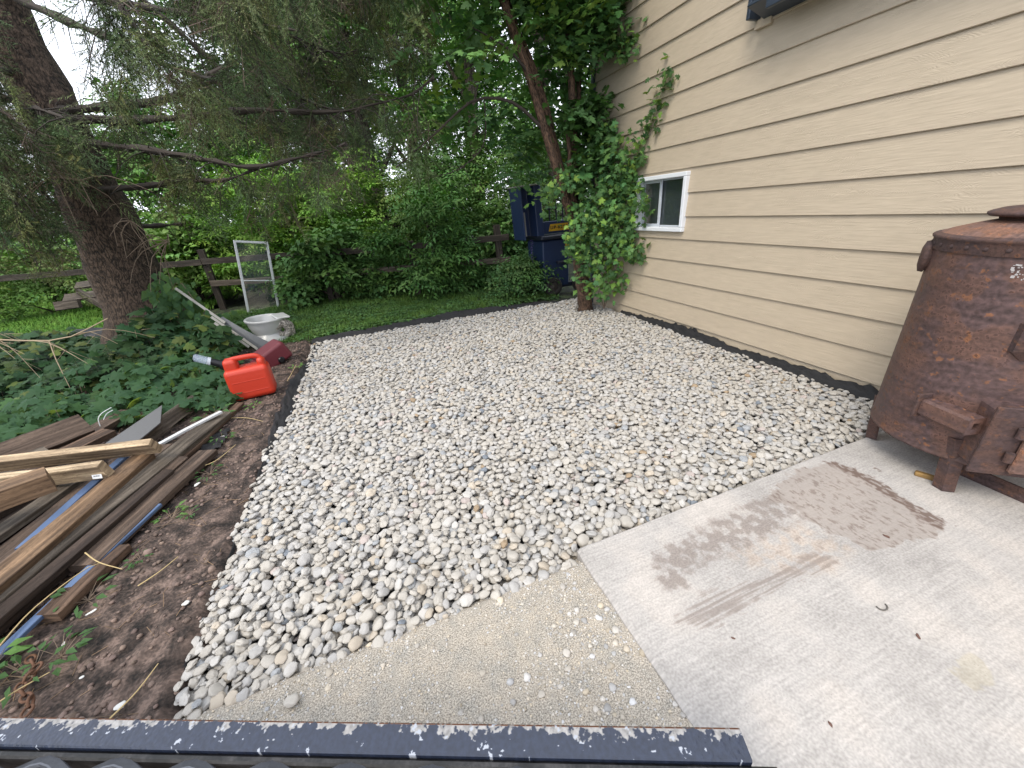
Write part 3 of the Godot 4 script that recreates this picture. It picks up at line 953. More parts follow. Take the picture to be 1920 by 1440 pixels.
func build_fabric() -> void:
	# crumpled black weed barrier that shows along three edges of the bed
	var nf := noise(5.0, 95, 4)
	var strip := func(pts: Array, wide: Array, side: Vector3, rise: Array) -> ArrayMesh:
		var n := 90
		var line := lerp_curve(pts, n + 1)
		var p := PackedVector3Array()
		var m := 8
		for j in m + 1:
			for i in n + 1:
				var t := float(i) / n
				var f := t * (wide.size() - 1)
				var k: int = mini(int(f), wide.size() - 2)
				var w := lerpf(wide[k], wide[k + 1], f - k)
				var hh := lerpf(rise[k], rise[k + 1], f - k)
				var s := float(j) / m
				var q: Vector3 = line[i] + side * (s * w)
				var fold := nf.get_noise_2d(q.x * 1.6 + s * 0.8, q.z * 1.6) * 0.5 + nf.get_noise_2d(q.x * 4, q.z * 4 + s) * 0.25
				q.y += hh * sin(s * PI * 0.62) * (1.0 + fold) + fold * 0.012
				q += side * nf.get_noise_2d(q.x * 2 + 9, q.z * 2) * 0.02 * s
				p.append(q)
		var mb := MB.new()
		mb.sheet(p, n, m, 6, 1)
		return mb.mesh()
	var o := put("landscape_fabric", strip.call([Vector3(-0.62, -0.03, -4.50), Vector3(-0.64, -0.03, -3.9), Vector3(-0.66, -0.03, -3.3), Vector3(-0.68, -0.03, -2.8), Vector3(-0.72, -0.03, -2.4), Vector3(-0.745, -0.035, -1.6), Vector3(-0.765, -0.035, -0.98)], [0.06, 0.05, 0.12, 0.10, 0.03, 0.012, 0.01], Vector3(-1, 0, 0), [0.02, 0.02, 0.03, 0.03, 0.016, 0.01, 0.006]), M.fabric)
	tag(o, "crumpled black fabric edging between the stones and the bare soil", "landscape fabric")
	o = put("landscape_fabric", strip.call([Vector3(-0.72, -0.03, -4.44), Vector3(0.1, -0.03, -4.46), Vector3(0.9, -0.03, -4.47), Vector3(1.4, -0.03, -4.47), Vector3(1.95, -0.03, -4.44), Vector3(2.2, -0.03, -4.36)], [0.14, 0.12, 0.13, 0.15, 0.12, 0.1], Vector3(0, 0, -1), [0.035, 0.04, 0.055, 0.065, 0.035, 0.03]), M.fabric)
	tag(o, "black fabric edging rising between the stones and the lawn", "landscape fabric")
	o = put("landscape_fabric", strip.call([Vector3(2.52, -0.03, -3.55), Vector3(2.52, -0.03, -2.9), Vector3(2.51, -0.03, -2.3), Vector3(2.52, -0.03, -1.9), Vector3(2.51, -0.03, -1.5), Vector3(2.53, -0.03, -1.0)], [0.06, 0.06, 0.065, 0.06, 0.065, 0.05], Vector3(1, 0, 0), [0.03, 0.05, 0.075, 0.04, 0.065, 0.06]), M.fabric)
	tag(o, "black fabric edging turned up against the foot of the siding", "landscape fabric")

# ---------------------------------------------------------------- lumber shape
# a sawn board from p to q: wide face w, thickness t, roll about its length, slight bow
func board(p: Vector3, q: Vector3, w: float, t: float, roll := 0.0, bow := 0.0, ragged := 0.0) -> ArrayMesh:
	var mb := MB.new()
	var ch := 0.0022
	var h := Vector2(w / 2, t / 2)
	var poly := PackedVector2Array([Vector2(h.x, -h.y + ch), Vector2(h.x, h.y - ch), Vector2(h.x - ch, h.y), Vector2(-h.x + ch, h.y), Vector2(-h.x, h.y - ch), Vector2(-h.x, -h.y + ch), Vector2(-h.x + ch, -h.y), Vector2(h.x - ch, -h.y)])
	var n := 9
	var fr := []
	var d := q - p
	for i in n + 1:
		var s := float(i) / n
		var f := frame_at(p + d * s + Vector3(0, bow * sin(s * PI), 0), d)
		f.basis = f.basis * Basis(Vector3(0, 0, 1), roll + rf(-0.008, 0.008))
		f.origin += f.basis.x * rf(-ragged, ragged)
		if i == 0 or i == n: f.basis.z = f.basis.z
		fr.append(f)
	mb.sweep(poly, fr)
	# shift the grain so that no two boards match
	var off := Vector2(rf(0, 1), rf(0, 1))
	for i in mb.uv.size(): mb.uv[i] += off
	return mb.mesh()

func build_fence() -> void:
	var fence := thing("rail_fence", "weathered dark two-rail wooden fence overgrown by bushes", "fence")
	var A := Vector3(-5.5, 0, -8.75)
	var C := Vector3(1.95, 0, -5.8)
	var at := func(t: float) -> Vector3: return A + (C - A) * t
	for t in [-0.22, 0.20, 0.428, 0.655, 0.83, 1.0]:
		var p: Vector3 = at.call(t)
		var h := 0.92 if t > 0.9 or t == 0.428 else 0.80
		var lean := Vector3(rf(-0.03, 0.03), 0, 0)
		put("fence_post", board(p + Vector3(0, -0.1, 0), p + Vector3(0, h, 0) + lean, 0.085, 0.085), M.fence_wood, fence)
	var fw := Vector3(-(C - A).z, 0, (C - A).x).normalized()
	for seg in [[-0.23, 0.428], [0.428, 0.655], [0.655, 1.02]]:
		for y in [0.42, 0.74]:
			if seg[0] < 0.0 and y < 0.5: continue
			var a: Vector3 = at.call(seg[0]) + fw * 0.06
			var b: Vector3 = at.call(seg[1]) + fw * 0.06
			var d := (b - a).normalized() * 0.004
			put("fence_rail", board(a + Vector3(0, y + rf(-0.01, 0.01), 0) + d, b + Vector3(0, y + rf(-0.01, 0.01), 0) - d, 0.085, 0.032, PI / 2, rf(-0.015, 0.01)), M.fence_wood if y > 0.5 else M.wood_grey, fence)

# ---------------------------------------------------------------- leaves and foliage
func add_leaf(mb: MB, x: Transform3D, L: float, W: float, fold := 0.25, droop := 0.15) -> void:
	var a := x * Vector3.ZERO
	var r := x * Vector3(0, L * 0.5, 0.0)
	var t := x * Vector3(0, L, -droop * L)
	var l1 := x * Vector3(-W * 0.5, L * 0.42, fold * W * 0.5)
	var r1 := x * Vector3(W * 0.5, L * 0.42, fold * W * 0.5)
	mb.tri(a, r, l1); mb.tri(r, t, l1); mb.tri(a, r1, r); mb.tri(r, r1, t)

const LOBES := [[0.0, 0.03], [0.22, -0.08], [0.47, 0.06], [0.30, 0.24], [0.60, 0.52], [0.40, 0.53], [0.22, 0.52], [0.26, 0.76], [0.0, 1.0], [-0.26, 0.76], [-0.22, 0.52], [-0.40, 0.53], [-0.60, 0.52], [-0.30, 0.24], [-0.47, 0.06], [-0.22, -0.08]]
func add_lobed(mb: MB, x: Transform3D, L: float, cup := 0.14) -> void:
	var c := x * Vector3(0, 0.36 * L, 0.02 * L)
	for i in LOBES.size():
		var p: Array = LOBES[i]
		var q: Array = LOBES[(i + 1) % LOBES.size()]
		var fp: float = -cup * (p[0] * p[0] + (p[1] - 0.36) * (p[1] - 0.36)) * 1.6
		var fq: float = -cup * (q[0] * q[0] + (q[1] - 0.36) * (q[1] - 0.36)) * 1.6
		mb.tri(c, x * Vector3(p[0] * L, p[1] * L, fp * L), x * Vector3(q[0] * L, q[1] * L, fq * L))

# leaf lying out from a twig: y along the leaf, z its upper face
func leaf_frame(p: Vector3, out: Vector3, up: Vector3) -> Transform3D:
	var y := out.normalized()
	var x := y.cross(up)
	x = x.normalized() if x.length() > 0.05 else Vector3.RIGHT
	return Transform3D(Basis(x, y, x.cross(y)), p)

func leaf_clump(sd: int, count: int, size: float, L: float, ratio: float, lobed := false) -> ArrayMesh:
	var r := RandomNumberGenerator.new()
	r.seed = sd
	var mb := MB.new()
	# a few twigs in a shallow fan, leaves alternate along each
	var tw := 5
	for t in tw:
		var az := TAU * t / tw + r.randf_range(-0.5, 0.5)
		var dir := Vector3(cos(az), r.randf_range(-0.25, 0.55), sin(az)).normalized()
		var side := dir.cross(Vector3.UP).normalized()
		var n: int = maxi(2, count / tw)
		for i in n:
			var s := (i + 0.6) / n
			var p := dir * size * s + Vector3(0, -0.18 * size * s * s, 0)
			var sgn := 1.0 if i % 2 == 0 else -1.0
			var out := (dir * r.randf_range(0.3, 0.9) + side * sgn * r.randf_range(0.5, 1.0) + Vector3(0, r.randf_range(-0.55, 0.15), 0)).normalized()
			var up := Vector3(r.randf_range(-0.4, 0.4), 1, r.randf_range(-0.4, 0.4)).normalized()
			var k := r.randf_range(0.72, 1.25)
			mb.c = Color(k * r.randf_range(0.9, 1.15), k, k * r.randf_range(0.8, 1.1))
			var ll := L * r.randf_range(0.7, 1.25)
			if lobed: add_lobed(mb, leaf_frame(p, out, up), ll)
			else: add_leaf(mb, leaf_frame(p, out, up), ll, ll * ratio, r.randf_range(0.1, 0.4), r.randf_range(0.05, 0.35))
	return mb.mesh()

var clumps := {}
func clump(kind: String, i: int) -> ArrayMesh:
	var key := "%s%d" % [kind, i]
	if not clumps.has(key):
		match kind:
			"broad": clumps[key] = leaf_clump(700 + i, 30, 0.34, 0.105, 0.62)
			"fine": clumps[key] = leaf_clump(720 + i, 40, 0.36, 0.080, 0.5)
			"long": clumps[key] = leaf_clump(740 + i, 30, 0.34, 0.13, 0.36)
			"lobed": clumps[key] = leaf_clump(760 + i, 15, 0.19, 0.066, 1.0, true)
			"big": clumps[key] = leaf_clump(780 + i, 22, 0.32, 0.15, 0.7)
	return clumps[key]

func leaf_tone(base: Color, vary := 0.3) -> Color:
	var k := rf(1.0 - vary, 1.0 + vary)
	return Color(base.r * k * rf(0.85, 1.15), base.g * k, base.b * k * rf(0.8, 1.15))

# a broadleaf tree: trunk, limbs to the lobes, leaf clumps through the outer part of each lobe
func leafy_tree(called: String, label: String, at: Vector3, h: float, spread: float, low: float, n: int, kind: String, tone: Color, group: String, cs := 1.0, lobes := 12, category := "tree") -> void:
	var t := thing(called, label, category, at, group)
	var trunk := MB.new()
	var tr := h * 0.014 + 0.03
	var lean := Vector3(rf(-0.3, 0.3), 0, rf(-0.3, 0.3)) * h * 0.08
	var pts := lerp_curve([Vector3(0, -0.15, 0), lean * 0.3 + Vector3(rf(-0.1, 0.1), h * 0.3, 0), lean + Vector3(0, h * 0.85, 0)], 9)
	trunk.tube(pts, taper(tr * 1.25, tr * 0.25, 9), 8, true)
	var centres := []
	for i in lobes:
		var yy := lerpf(low, h, (i + rf(0.2, 0.8)) / lobes)
		var f := clampf((yy - low) / (h - low), 0, 1)
		var rad := spread * (1.0 - 0.55 * f * f) * rf(0.35, 0.95)
		var az := i * 2.4 + rf(-0.5, 0.5)
		centres.append([Vector3(cos(az) * rad, yy, sin(az) * rad) + lean * f, spread * rf(0.32, 0.55)])
	for c in centres:
		var e: Vector3 = c[0]
		var s: Vector3 = pts[clampi(int(e.y / h * 8 * 0.8), 1, 7)]
		trunk.tube(lerp_curve([s, (s + e) / 2 + Vector3(0, 0.1, 0), e], 5), taper(tr * 0.42, tr * 0.08, 5), 5, false)
	put("trunk", trunk.mesh(), M.bark_grey, t)
	var xf := [[], []]
	var cols := [[], []]
	for i in n:
		var c: Array = centres[rng.randi() % centres.size()]
		var d := Vector3(rng.randfn(), rng.randfn() * 0.8, rng.randfn()).normalized()
		var rr := pow(rng.randf(), 0.45)
		var p: Vector3 = c[0] + d * c[1] * rr
		if p.y < low * 0.7: p.y = low * 0.7 + rf(0, 0.3)
		var b := Basis.from_euler(Vector3(rf(-0.5, 0.5), rf(0, TAU), rf(-0.5, 0.5))) * Basis.from_scale(Vector3.ONE * cs * rf(0.75, 1.3))
		var w := rng.randi() % 2
		xf[w].append(Transform3D(b, p)); cols[w].append(leaf_tone(tone))
	for w in 2:
		var o := copies("crown", clump(kind, w), M.leaf, xf[w], cols[w], t, "stuff")

func build_woods() -> void:
	var g := "woodland trees behind the fence"
	var dark := Color(0.098, 0.20, 0.062)
	var mid := Color(0.15, 0.29, 0.080)
	var lite := Color(0.21, 0.36, 0.095)
	var T := [
		# name, label, x, z, h, spread, low, n, kind, tone, clump scale
		["broadleaf_tree", "dark broadleaf tree straight behind the middle of the fence", -1.5, -11.2, 5.8, 1.7, 0.5, 640, "broad", dark, 1.0],
		["broadleaf_tree", "tall mid-green tree behind the fence, left of the blue machine", 0.7, -10.4, 9.0, 2.0, 0.4, 850, "broad", mid, 1.0],
		["broadleaf_tree", "fine-leaved tall tree just behind the blue machine", 2.5, -8.6, 7.0, 1.5, 0.4, 780, "fine", mid, 0.9],
		["broadleaf_tree", "big dark tree rising behind the corner of the house", 4.6, -9.6, 10.0, 2.3, 0.3, 950, "broad", dark, 1.0],
		["broadleaf_tree", "pale narrow tree deep in the woods behind the fence middle", 2.2, -13.5, 10.5, 2.3, 0.6, 800, "fine", lite, 1.1],
		["broadleaf_tree", "broad light tree deep in the woods left of centre", -0.6, -15.0, 8.5, 2.6, 0.5, 850, "broad", lite, 1.2],
		["broadleaf_tree", "rear tree closing the gap beside the house corner", 6.8, -12.5, 11.0, 2.8, 0.3, 850, "broad", mid, 1.2],
		["broadleaf_tree", "low round tree behind the leaning window frame", -3.6, -11.0, 3.4, 1.5, 0.3, 520, "broad", mid, 1.0],
		["broadleaf_tree", "low dark tree past the spruce trunk", -6.0, -12.2, 3.3, 1.7, 0.2, 520, "fine", dark, 1.1],
		["broadleaf_tree", "hazy far tree under the bright gap of sky", -8.0, -22.0, 5.2, 2.4, 0.5, 520, "fine", mid, 1.5],
		["broadleaf_tree", "farthest tree left of the hazy one, beyond the far lawn", -14.5, -25.0, 5.2, 3.2, 0.3, 520, "broad", dark, 1.7],
		["broadleaf_tree", "far bushy tree at the edge of the far lawn", -10.5, -16.5, 3.4, 2.1, 0.2, 480, "broad", dark, 1.3],
		["broadleaf_tree", "rounded dark tree on the far side of the left lawn", -17.5, -19.0, 4.0, 2.8, 0.2, 520, "broad", dark, 1.5],
		["broadleaf_tree", "tree at the very edge of the woods left of the spruce", -20.0, -14.0, 4.5, 2.8, 0.2, 450, "broad", mid, 1.5],
		["broadleaf_tree", "tree on the left boundary, level with the spruce", -15.0, -7.0, 6.0, 2.8, 0.2, 420, "broad", dark, 1.5],
		["broadleaf_tree", "tree on the left boundary, level with the lumber pile", -14.0, -2.5, 6.0, 2.8, 0.2, 420, "broad", mid, 1.5],
		["broadleaf_tree", "tree on the left boundary beside the viewer", -15.0, 2.5, 6.5, 3.0, 0.2, 420, "broad", dark, 1.5],
		["broadleaf_tree", "backmost tree between the two pale ones", 0.6, -19.0, 11.0, 3.2, 0.4, 800, "broad", mid, 1.5],
		["broadleaf_tree", "backmost tree behind the middle of the spruce boughs", -3.2, -18.5, 5.6, 2.3, 0.4, 700, "broad", mid, 1.4],
		["broadleaf_tree", "backmost tree in line with the leaning stems", 5.0, -17.5, 12.0, 3.2, 0.4, 800, "fine", dark, 1.6],
	]
	for a in T:
		leafy_tree(a[0], a[1], Vector3(a[2], 0, a[3]), a[4], a[5], a[6], a[7], a[8], a[9], g, a[10])
	# bare grey trunks seen between the leaves
	var B := [["slender pale trunk behind the fence left of the middle bushes", 0.1, -9.6, 5.0], ["slender grey trunk behind the blue machine", 2.0, -9.2, 5.2]]
	for b in B:
		var t := thing("slender_tree", b[0], "tree", Vector3(b[1], 0, b[2]))
		var m := MB.new()
		m.tube(lerp_curve([Vector3(0, -0.1, 0), Vector3(0.06, b[3] * 0.5, 0), Vector3(-0.05, b[3], 0)], 8), taper(0.07, 0.035, 8), 8)
		put("trunk", m.mesh(), M.bark_grey, t)
		var xf := []
		var cols := []
		for i in 60:
			xf.append(Transform3D(Basis.from_euler(Vector3(rf(-0.4, 0.4), rf(0, 6), rf(-0.4, 0.4))), Vector3(rng.randfn() * 0.5, b[3] - rf(0, 1.6), rng.randfn() * 0.5)))
			cols.append(leaf_tone(mid))
		copies("crown", clump("fine", 0), M.leaf, xf, cols, t, "stuff")
	# bushes along the fence
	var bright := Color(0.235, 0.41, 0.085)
	var bg := "bushes growing along the rail fence"
	var S := [
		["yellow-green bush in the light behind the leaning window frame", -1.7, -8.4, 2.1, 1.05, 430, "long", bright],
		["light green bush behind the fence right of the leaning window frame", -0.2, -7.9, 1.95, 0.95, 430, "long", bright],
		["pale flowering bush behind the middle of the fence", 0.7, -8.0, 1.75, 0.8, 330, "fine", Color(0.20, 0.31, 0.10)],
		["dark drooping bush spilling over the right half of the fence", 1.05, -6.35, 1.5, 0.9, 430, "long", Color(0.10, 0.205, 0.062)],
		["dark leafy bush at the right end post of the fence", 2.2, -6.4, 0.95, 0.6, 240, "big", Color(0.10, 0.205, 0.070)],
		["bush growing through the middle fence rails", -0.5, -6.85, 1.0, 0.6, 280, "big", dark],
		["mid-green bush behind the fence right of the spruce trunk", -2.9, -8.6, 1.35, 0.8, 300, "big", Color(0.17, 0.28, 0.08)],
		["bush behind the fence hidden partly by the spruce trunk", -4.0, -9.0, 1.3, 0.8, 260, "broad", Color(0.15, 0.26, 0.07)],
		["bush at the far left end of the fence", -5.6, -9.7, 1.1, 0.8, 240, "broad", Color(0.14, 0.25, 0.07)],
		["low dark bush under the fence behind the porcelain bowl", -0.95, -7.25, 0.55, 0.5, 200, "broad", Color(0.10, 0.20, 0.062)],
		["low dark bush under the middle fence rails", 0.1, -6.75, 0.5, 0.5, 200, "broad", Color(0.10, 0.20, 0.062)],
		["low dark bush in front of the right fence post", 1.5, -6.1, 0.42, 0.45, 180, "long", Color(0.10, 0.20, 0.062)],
		["leafy weeds at the foot of the blue machine", 2.0, -5.1, 0.42, 0.36, 190, "fine", Color(0.10, 0.20, 0.070)],
		["tall shrub between the blue machine and the fence", 2.6, -6.6, 2.0, 0.8, 330, "fine", Color(0.10, 0.19, 0.06)],
		["thicket behind the fence, left of the pale bush", -0.9, -8.9, 1.5, 0.9, 330, "broad", Color(0.19, 0.30, 0.07)],
		["thicket behind the dark drooping bush", 1.6, -7.8, 2.2, 1.1, 420, "broad", Color(0.08, 0.16, 0.05)],
	]
	for s in S:
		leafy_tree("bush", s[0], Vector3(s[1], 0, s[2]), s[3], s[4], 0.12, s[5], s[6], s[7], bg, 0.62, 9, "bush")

# ---------------------------------------------------------------- spruce
func frond(sd: int, green: bool) -> ArrayMesh:
	var r := RandomNumberGenerator.new()
	r.seed = sd
	var mb := MB.new()
	var L := 0.30
	var axes := [[Vector3.ZERO, Vector3(r.randf_range(-0.06, 0.06), -L, r.randf_range(-0.06, 0.06)), 0.0018]]
	for i in 12:
		var s := 0.10 + 0.86 * i / 12.0
		var p: Vector3 = axes[0][1] * s
		var sg := 1.0 if i % 2 == 0 else -1.0
		var len := (0.20 * (1.0 - s * 0.75)) * r.randf_range(0.6, 1.2)
		var d := Vector3(sg * r.randf_range(0.6, 1.0), -r.randf_range(0.5, 0.9), r.randf_range(-0.3, 0.3)).normalized()
		axes.append([p, p + d * len, 0.001])
	for a in axes:
		var p: Vector3 = a[0]
		var q: Vector3 = a[1]
		mb.c = Color(0.11, 0.078, 0.055)
		var f := frame_at(p, q - p)
		var w: float = a[2]
		var tri := PackedVector2Array([Vector2(w, -w * 0.6), Vector2(0, w), Vector2(-w, -w * 0.6)])
		mb.sweep(tri, [f, Transform3D(f.basis, q)], false)
		if green:
			var n := int((q - p).length() / 0.0042)
			for i in n:
				var s := (i + r.randf()) / n
				if a == axes[0] and s < 0.2: continue
				var at := p.lerp(q, s)
				var az := r.randf_range(0, TAU)
				var out := (f.basis.x * cos(az) + f.basis.y * sin(az)) * 0.85 + f.basis.z * 0.62
				var side := out.cross(f.basis.z).normalized() * 0.0017
				var k := r.randf_range(0.7, 1.25)
				mb.c = Color(k, k, k)
				var ln := r.randf_range(0.014, 0.022)
				mb.tri(at - side, at + side, at + out.normalized() * ln)
	return mb.mesh()

func build_spruce() -> void:
	var t := thing("spruce_tree", "big old spruce with drooping boughs and a thick scaly trunk", "tree", Vector3(-2.56, 0, -5.72))
	var O := Vector3(-2.56, 0, -5.72)
	var wob := noise(2.2, 111, 4)
	var mb := MB.new()
	var tp := []
	var tr := []
	for i in 46:
		var y := -0.15 + i * 0.15
		tp.append(Vector3(0.03 * sin(y), y, -0.02 * y))
		tr.append(0.262 + 0.24 * exp(-y * 2.3) + 0.035 * exp(-pow((y - 1.1) / 0.5, 2)) - 0.016 * y)
	mb.tube(tp, tr, 40, true, wob, 0.05)
	put("trunk", mb.mesh(), M.bark_spruce, t)
	# boughs: seen ones first, then those above the picture that hang into it
	var B := [
		[[Vector3(-2.45, 3.2, -5.65), Vector3(-1.93, 2.86, -5.18), Vector3(-1.43, 2.59, -4.85), Vector3(-1.08, 2.35, -4.53), Vector3(-0.78, 2.21, -4.2)], 0.042, 0.010, 0.12],
		[[Vector3(-2.4, 3.35, -5.6), Vector3(-1.73, 3.08, -5.4), Vector3(-1.31, 2.92, -5.05), Vector3(-0.95, 2.77, -4.7), Vector3(-0.54, 2.62, -4.35), Vector3(-0.09, 2.46, -4.0)], 0.036, 0.010, 0.22],
		[[Vector3(-2.4, 2.30, -5.6), Vector3(-1.51, 2.34, -5.4), Vector3(-1.12, 2.35, -5.0), Vector3(-0.66, 2.43, -4.6)], 0.04, 0.033, 0.15],
		[[Vector3(-2.4, 2.24, -5.6), Vector3(-1.79, 2.19, -5.4), Vector3(-1.22, 2.15, -5.1), Vector3(-0.63, 2.14, -4.8), Vector3(-0.04, 2.05, -4.5), Vector3(0.37, 2.05, -4.2), Vector3(0.65, 2.05, -3.9), Vector3(0.80, 2.09, -3.6)], 0.042, 0.006, 0.9],
		[[Vector3(-2.4, 2.05, -5.6), Vector3(-1.73, 1.91, -5.2), Vector3(-1.21, 1.78, -4.9), Vector3(-0.79, 1.66, -4.6), Vector3(-0.35, 1.68, -4.3), Vector3(0.07, 1.73, -4.0)], 0.038, 0.008, 0.9],
		[[Vector3(-2.4, 1.63, -5.6), Vector3(-1.88, 1.61, -5.28), Vector3(-1.49, 1.62, -5.05), Vector3(-1.08, 1.59, -4.82), Vector3(-0.7, 1.66, -4.6)], 0.034, 0.009, 0.5],
		[[Vector3(-2.6, 1.28, -5.7), Vector3(-3.35, 1.29, -6.1), Vector3(-3.93, 1.32, -6.5), Vector3(-4.6, 1.3, -6.9)], 0.035, 0.015, 0.25],
		[[Vector3(-2.4, 1.27, -5.85), Vector3(-2.0, 1.27, -6.2)], 0.03, 0.02, 0.0],
		[[Vector3(-2.6, 2.6, -5.6), Vector3(-2.55, 2.45, -5.0), Vector3(-2.4, 2.2, -4.5), Vector3(-2.2, 1.95, -4.05)], 0.03, 0.006, 2.0],
		[[Vector3(-2.7, 2.4, -5.6), Vector3(-2.75, 2.2, -5.0), Vector3(-2.75, 1.95, -4.5), Vector3(-2.7, 1.7, -4.1)], 0.03, 0.006, 2.0],
		[[Vector3(-2.6, 3.1, -5.5), Vector3(-2.62, 2.8, -5.05), Vector3(-2.55, 2.45, -4.75)], 0.026, 0.006, 2.2],
		[[Vector3(-2.6, 2.0, -5.5), Vector3(-2.62, 1.85, -5.0), Vector3(-2.5, 1.62, -4.6), Vector3(-2.35, 1.4, -4.3)], 0.026, 0.006, 1.8],
		[[Vector3(-2.5, 2.2, -5.5), Vector3(-2.3, 2.2, -5.0), Vector3(-1.95, 2.05, -4.6)], 0.026, 0.006, 1.2],
		[[Vector3(-2.7, 2.9, -5.6), Vector3(-3.1, 2.6, -5.1), Vector3(-3.3, 2.2, -4.7), Vector3(-3.4, 1.9, -4.4)], 0.03, 0.006, 1.2],
		[[Vector3(-2.4, 4.3, -5.5), Vector3(-1.8, 3.7, -4.6), Vector3(-1.25, 2.9, -3.9), Vector3(-0.92, 2.15, -3.42)], 0.03, 0.006, 0.75],
		[[Vector3(-2.4, 4.4, -5.5), Vector3(-1.5, 3.9, -4.7), Vector3(-0.8, 2.9, -3.9), Vector3(-0.25, 2.4, -3.25)], 0.03, 0.006, 0.8],
		[[Vector3(-2.3, 3.9, -5.6), Vector3(-1.2, 3.6, -5.0), Vector3(-0.1, 3.2, -4.4), Vector3(1.0, 2.85, -4.0)], 0.035, 0.006, 1.2],
		[[Vector3(-2.3, 3.8, -5.6), Vector3(-1.0, 3.4, -4.8), Vector3(0.0, 3.0, -4.1), Vector3(0.75, 2.75, -3.6)], 0.035, 0.006, 1.2],
		[[Vector3(-2.3, 4.0, -5.6), Vector3(-1.1, 3.5, -5.2), Vector3(0.0, 3.0, -4.9), Vector3(0.9, 2.7, -4.7)], 0.035, 0.006, 1.2],
		[[Vector3(-2.3, 4.4, -5.6), Vector3(-1.2, 3.6, -5.2), Vector3(-0.2, 2.7, -4.8), Vector3(0.5, 2.45, -4.5)], 0.035, 0.006, 1.2],
		[[Vector3(-2.3, 4.2, -5.8), Vector3(-1.2, 3.4, -5.6), Vector3(-0.3, 2.4, -5.4), Vector3(0.4, 2.2, -5.3)], 0.033, 0.006, 1.2],
		[[Vector3(-2.3, 4.0, -5.9), Vector3(-1.5, 3.3, -6.0), Vector3(-0.7, 2.4, -6.0), Vector3(-0.1, 1.9, -5.9)], 0.033, 0.006, 1.1],
		[[Vector3(-2.3, 4.4, -5.9), Vector3(-1.1, 3.5, -5.9), Vector3(-0.2, 2.7, -5.8), Vector3(0.5, 2.55, -5.6)], 0.033, 0.006, 1.2],
		[[Vector3(-2.3, 4.6, -5.6), Vector3(-1.2, 4.1, -4.4), Vector3(-0.2, 3.5, -3.6), Vector3(0.4, 3.0, -3.2)], 0.035, 0.006, 0.7],
		[[Vector3(-2.8, 3.6, -5.8), Vector3(-3.8, 3.2, -5.6), Vector3(-4.6, 2.7, -5.3)], 0.033, 0.006, 0.8],
		[[Vector3(-2.8, 4.2, -6.0), Vector3(-3.6, 3.8, -7.0), Vector3(-4.2, 3.4, -7.8)], 0.033, 0.006, 0.5],
	]
	var wb := noise(6.0, 112, 2)
	var xf := [[], [], []]
	var cols := [[], [], []]
	for bi in B.size():
		var b: Array = B[bi]
		var bare := 0.6 if bi in [14, 15, 23] else (0.46 if bi >= 14 and bi < 24 else (0.35 if bi < 2 else 0.0))
		var pts: Array = b[0]
		var n := 26
		var line := lerp_curve(pts, n)
		var loc := []
		for p in line: loc.append(p - O)
		var m := MB.new()
		m.tube(loc, taper(b[1], b[2], n), 8, true, wb, b[1] * 0.6)
		var L := 0.0
		for i in n - 1: L += line[i].distance_to(line[i + 1])
		var dense: float = b[3]
		# bare side twigs on the bough itself
		for k in int(L * 9):
			var i := int(bare * n * 0.8) + 2 + rng.randi() % (n - 3 - int(bare * n * 0.8))
			var p: Vector3 = loc[i]
			var d := Vector3(rf(-1, 1), rf(-1.0, 0.15), rf(-1, 1)).normalized() * rf(0.15, 0.5)
			m.tube(lerp_curve([p, p + d * 0.5 + Vector3(0, 0.02, 0), p + d + Vector3(0, -0.12, 0)], 5), taper(0.005, 0.0015, 5), 4, false)
		# hanging side branches, each with its own sprays, so that the light breaks through between them
		var cnt := int(ceil(L * dense * (6.0 if bi >= 14 else 7.5)))
		for k in cnt:
			var fs := bare + (1.0 - bare) * pow(rng.randf(), 0.75)
			var i := clampi(int(fs * (n - 1)), 1, n - 1)
			var p: Vector3 = loc[i]
			var along: Vector3 = (loc[i] - loc[i - 1]).normalized()
			var d := (Vector3(rng.randfn() * 0.45, -rf(0.45, 1.0), rng.randfn() * 0.45) + along * 0.5).normalized() * rf(0.22, 0.55)
			var q := p + d * 0.55 + Vector3(0, 0.03, 0)
			var e := p + d + Vector3(0, -0.07, 0)
			m.tube([p, q, e], [0.0045, 0.003, 0.0015], 4, false)
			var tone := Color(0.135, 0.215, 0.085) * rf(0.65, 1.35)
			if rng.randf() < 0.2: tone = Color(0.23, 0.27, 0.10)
			var dead := rng.randf() < 0.16
			for z in rng.randi_range(6, 10):
				var u := rf(0.15, 1.0)
				var at := p.lerp(q, u * 2) if u < 0.5 else q.lerp(e, u * 2 - 1)
				var sc := rf(0.55, 1.15)
				var bs := Basis.from_euler(Vector3(rf(-0.95, 0.95), rf(0, TAU), rf(-0.95, 0.95))) * Basis.from_scale(Vector3(sc, sc * rf(0.7, 1.1), sc))
				var w := 2 if dead or rng.randf() < 0.10 else rng.randi() % 2
				xf[w].append(Transform3D(bs, at + Vector3(rng.randfn(), rng.randfn(), rng.randfn()) * 0.02))
				cols[w].append(leaf_tone(tone, 0.2) if w < 2 else Color(1, 1, 1) * rf(0.6, 1.2))
		put("bough", m.mesh(), M.bark_branch, t)
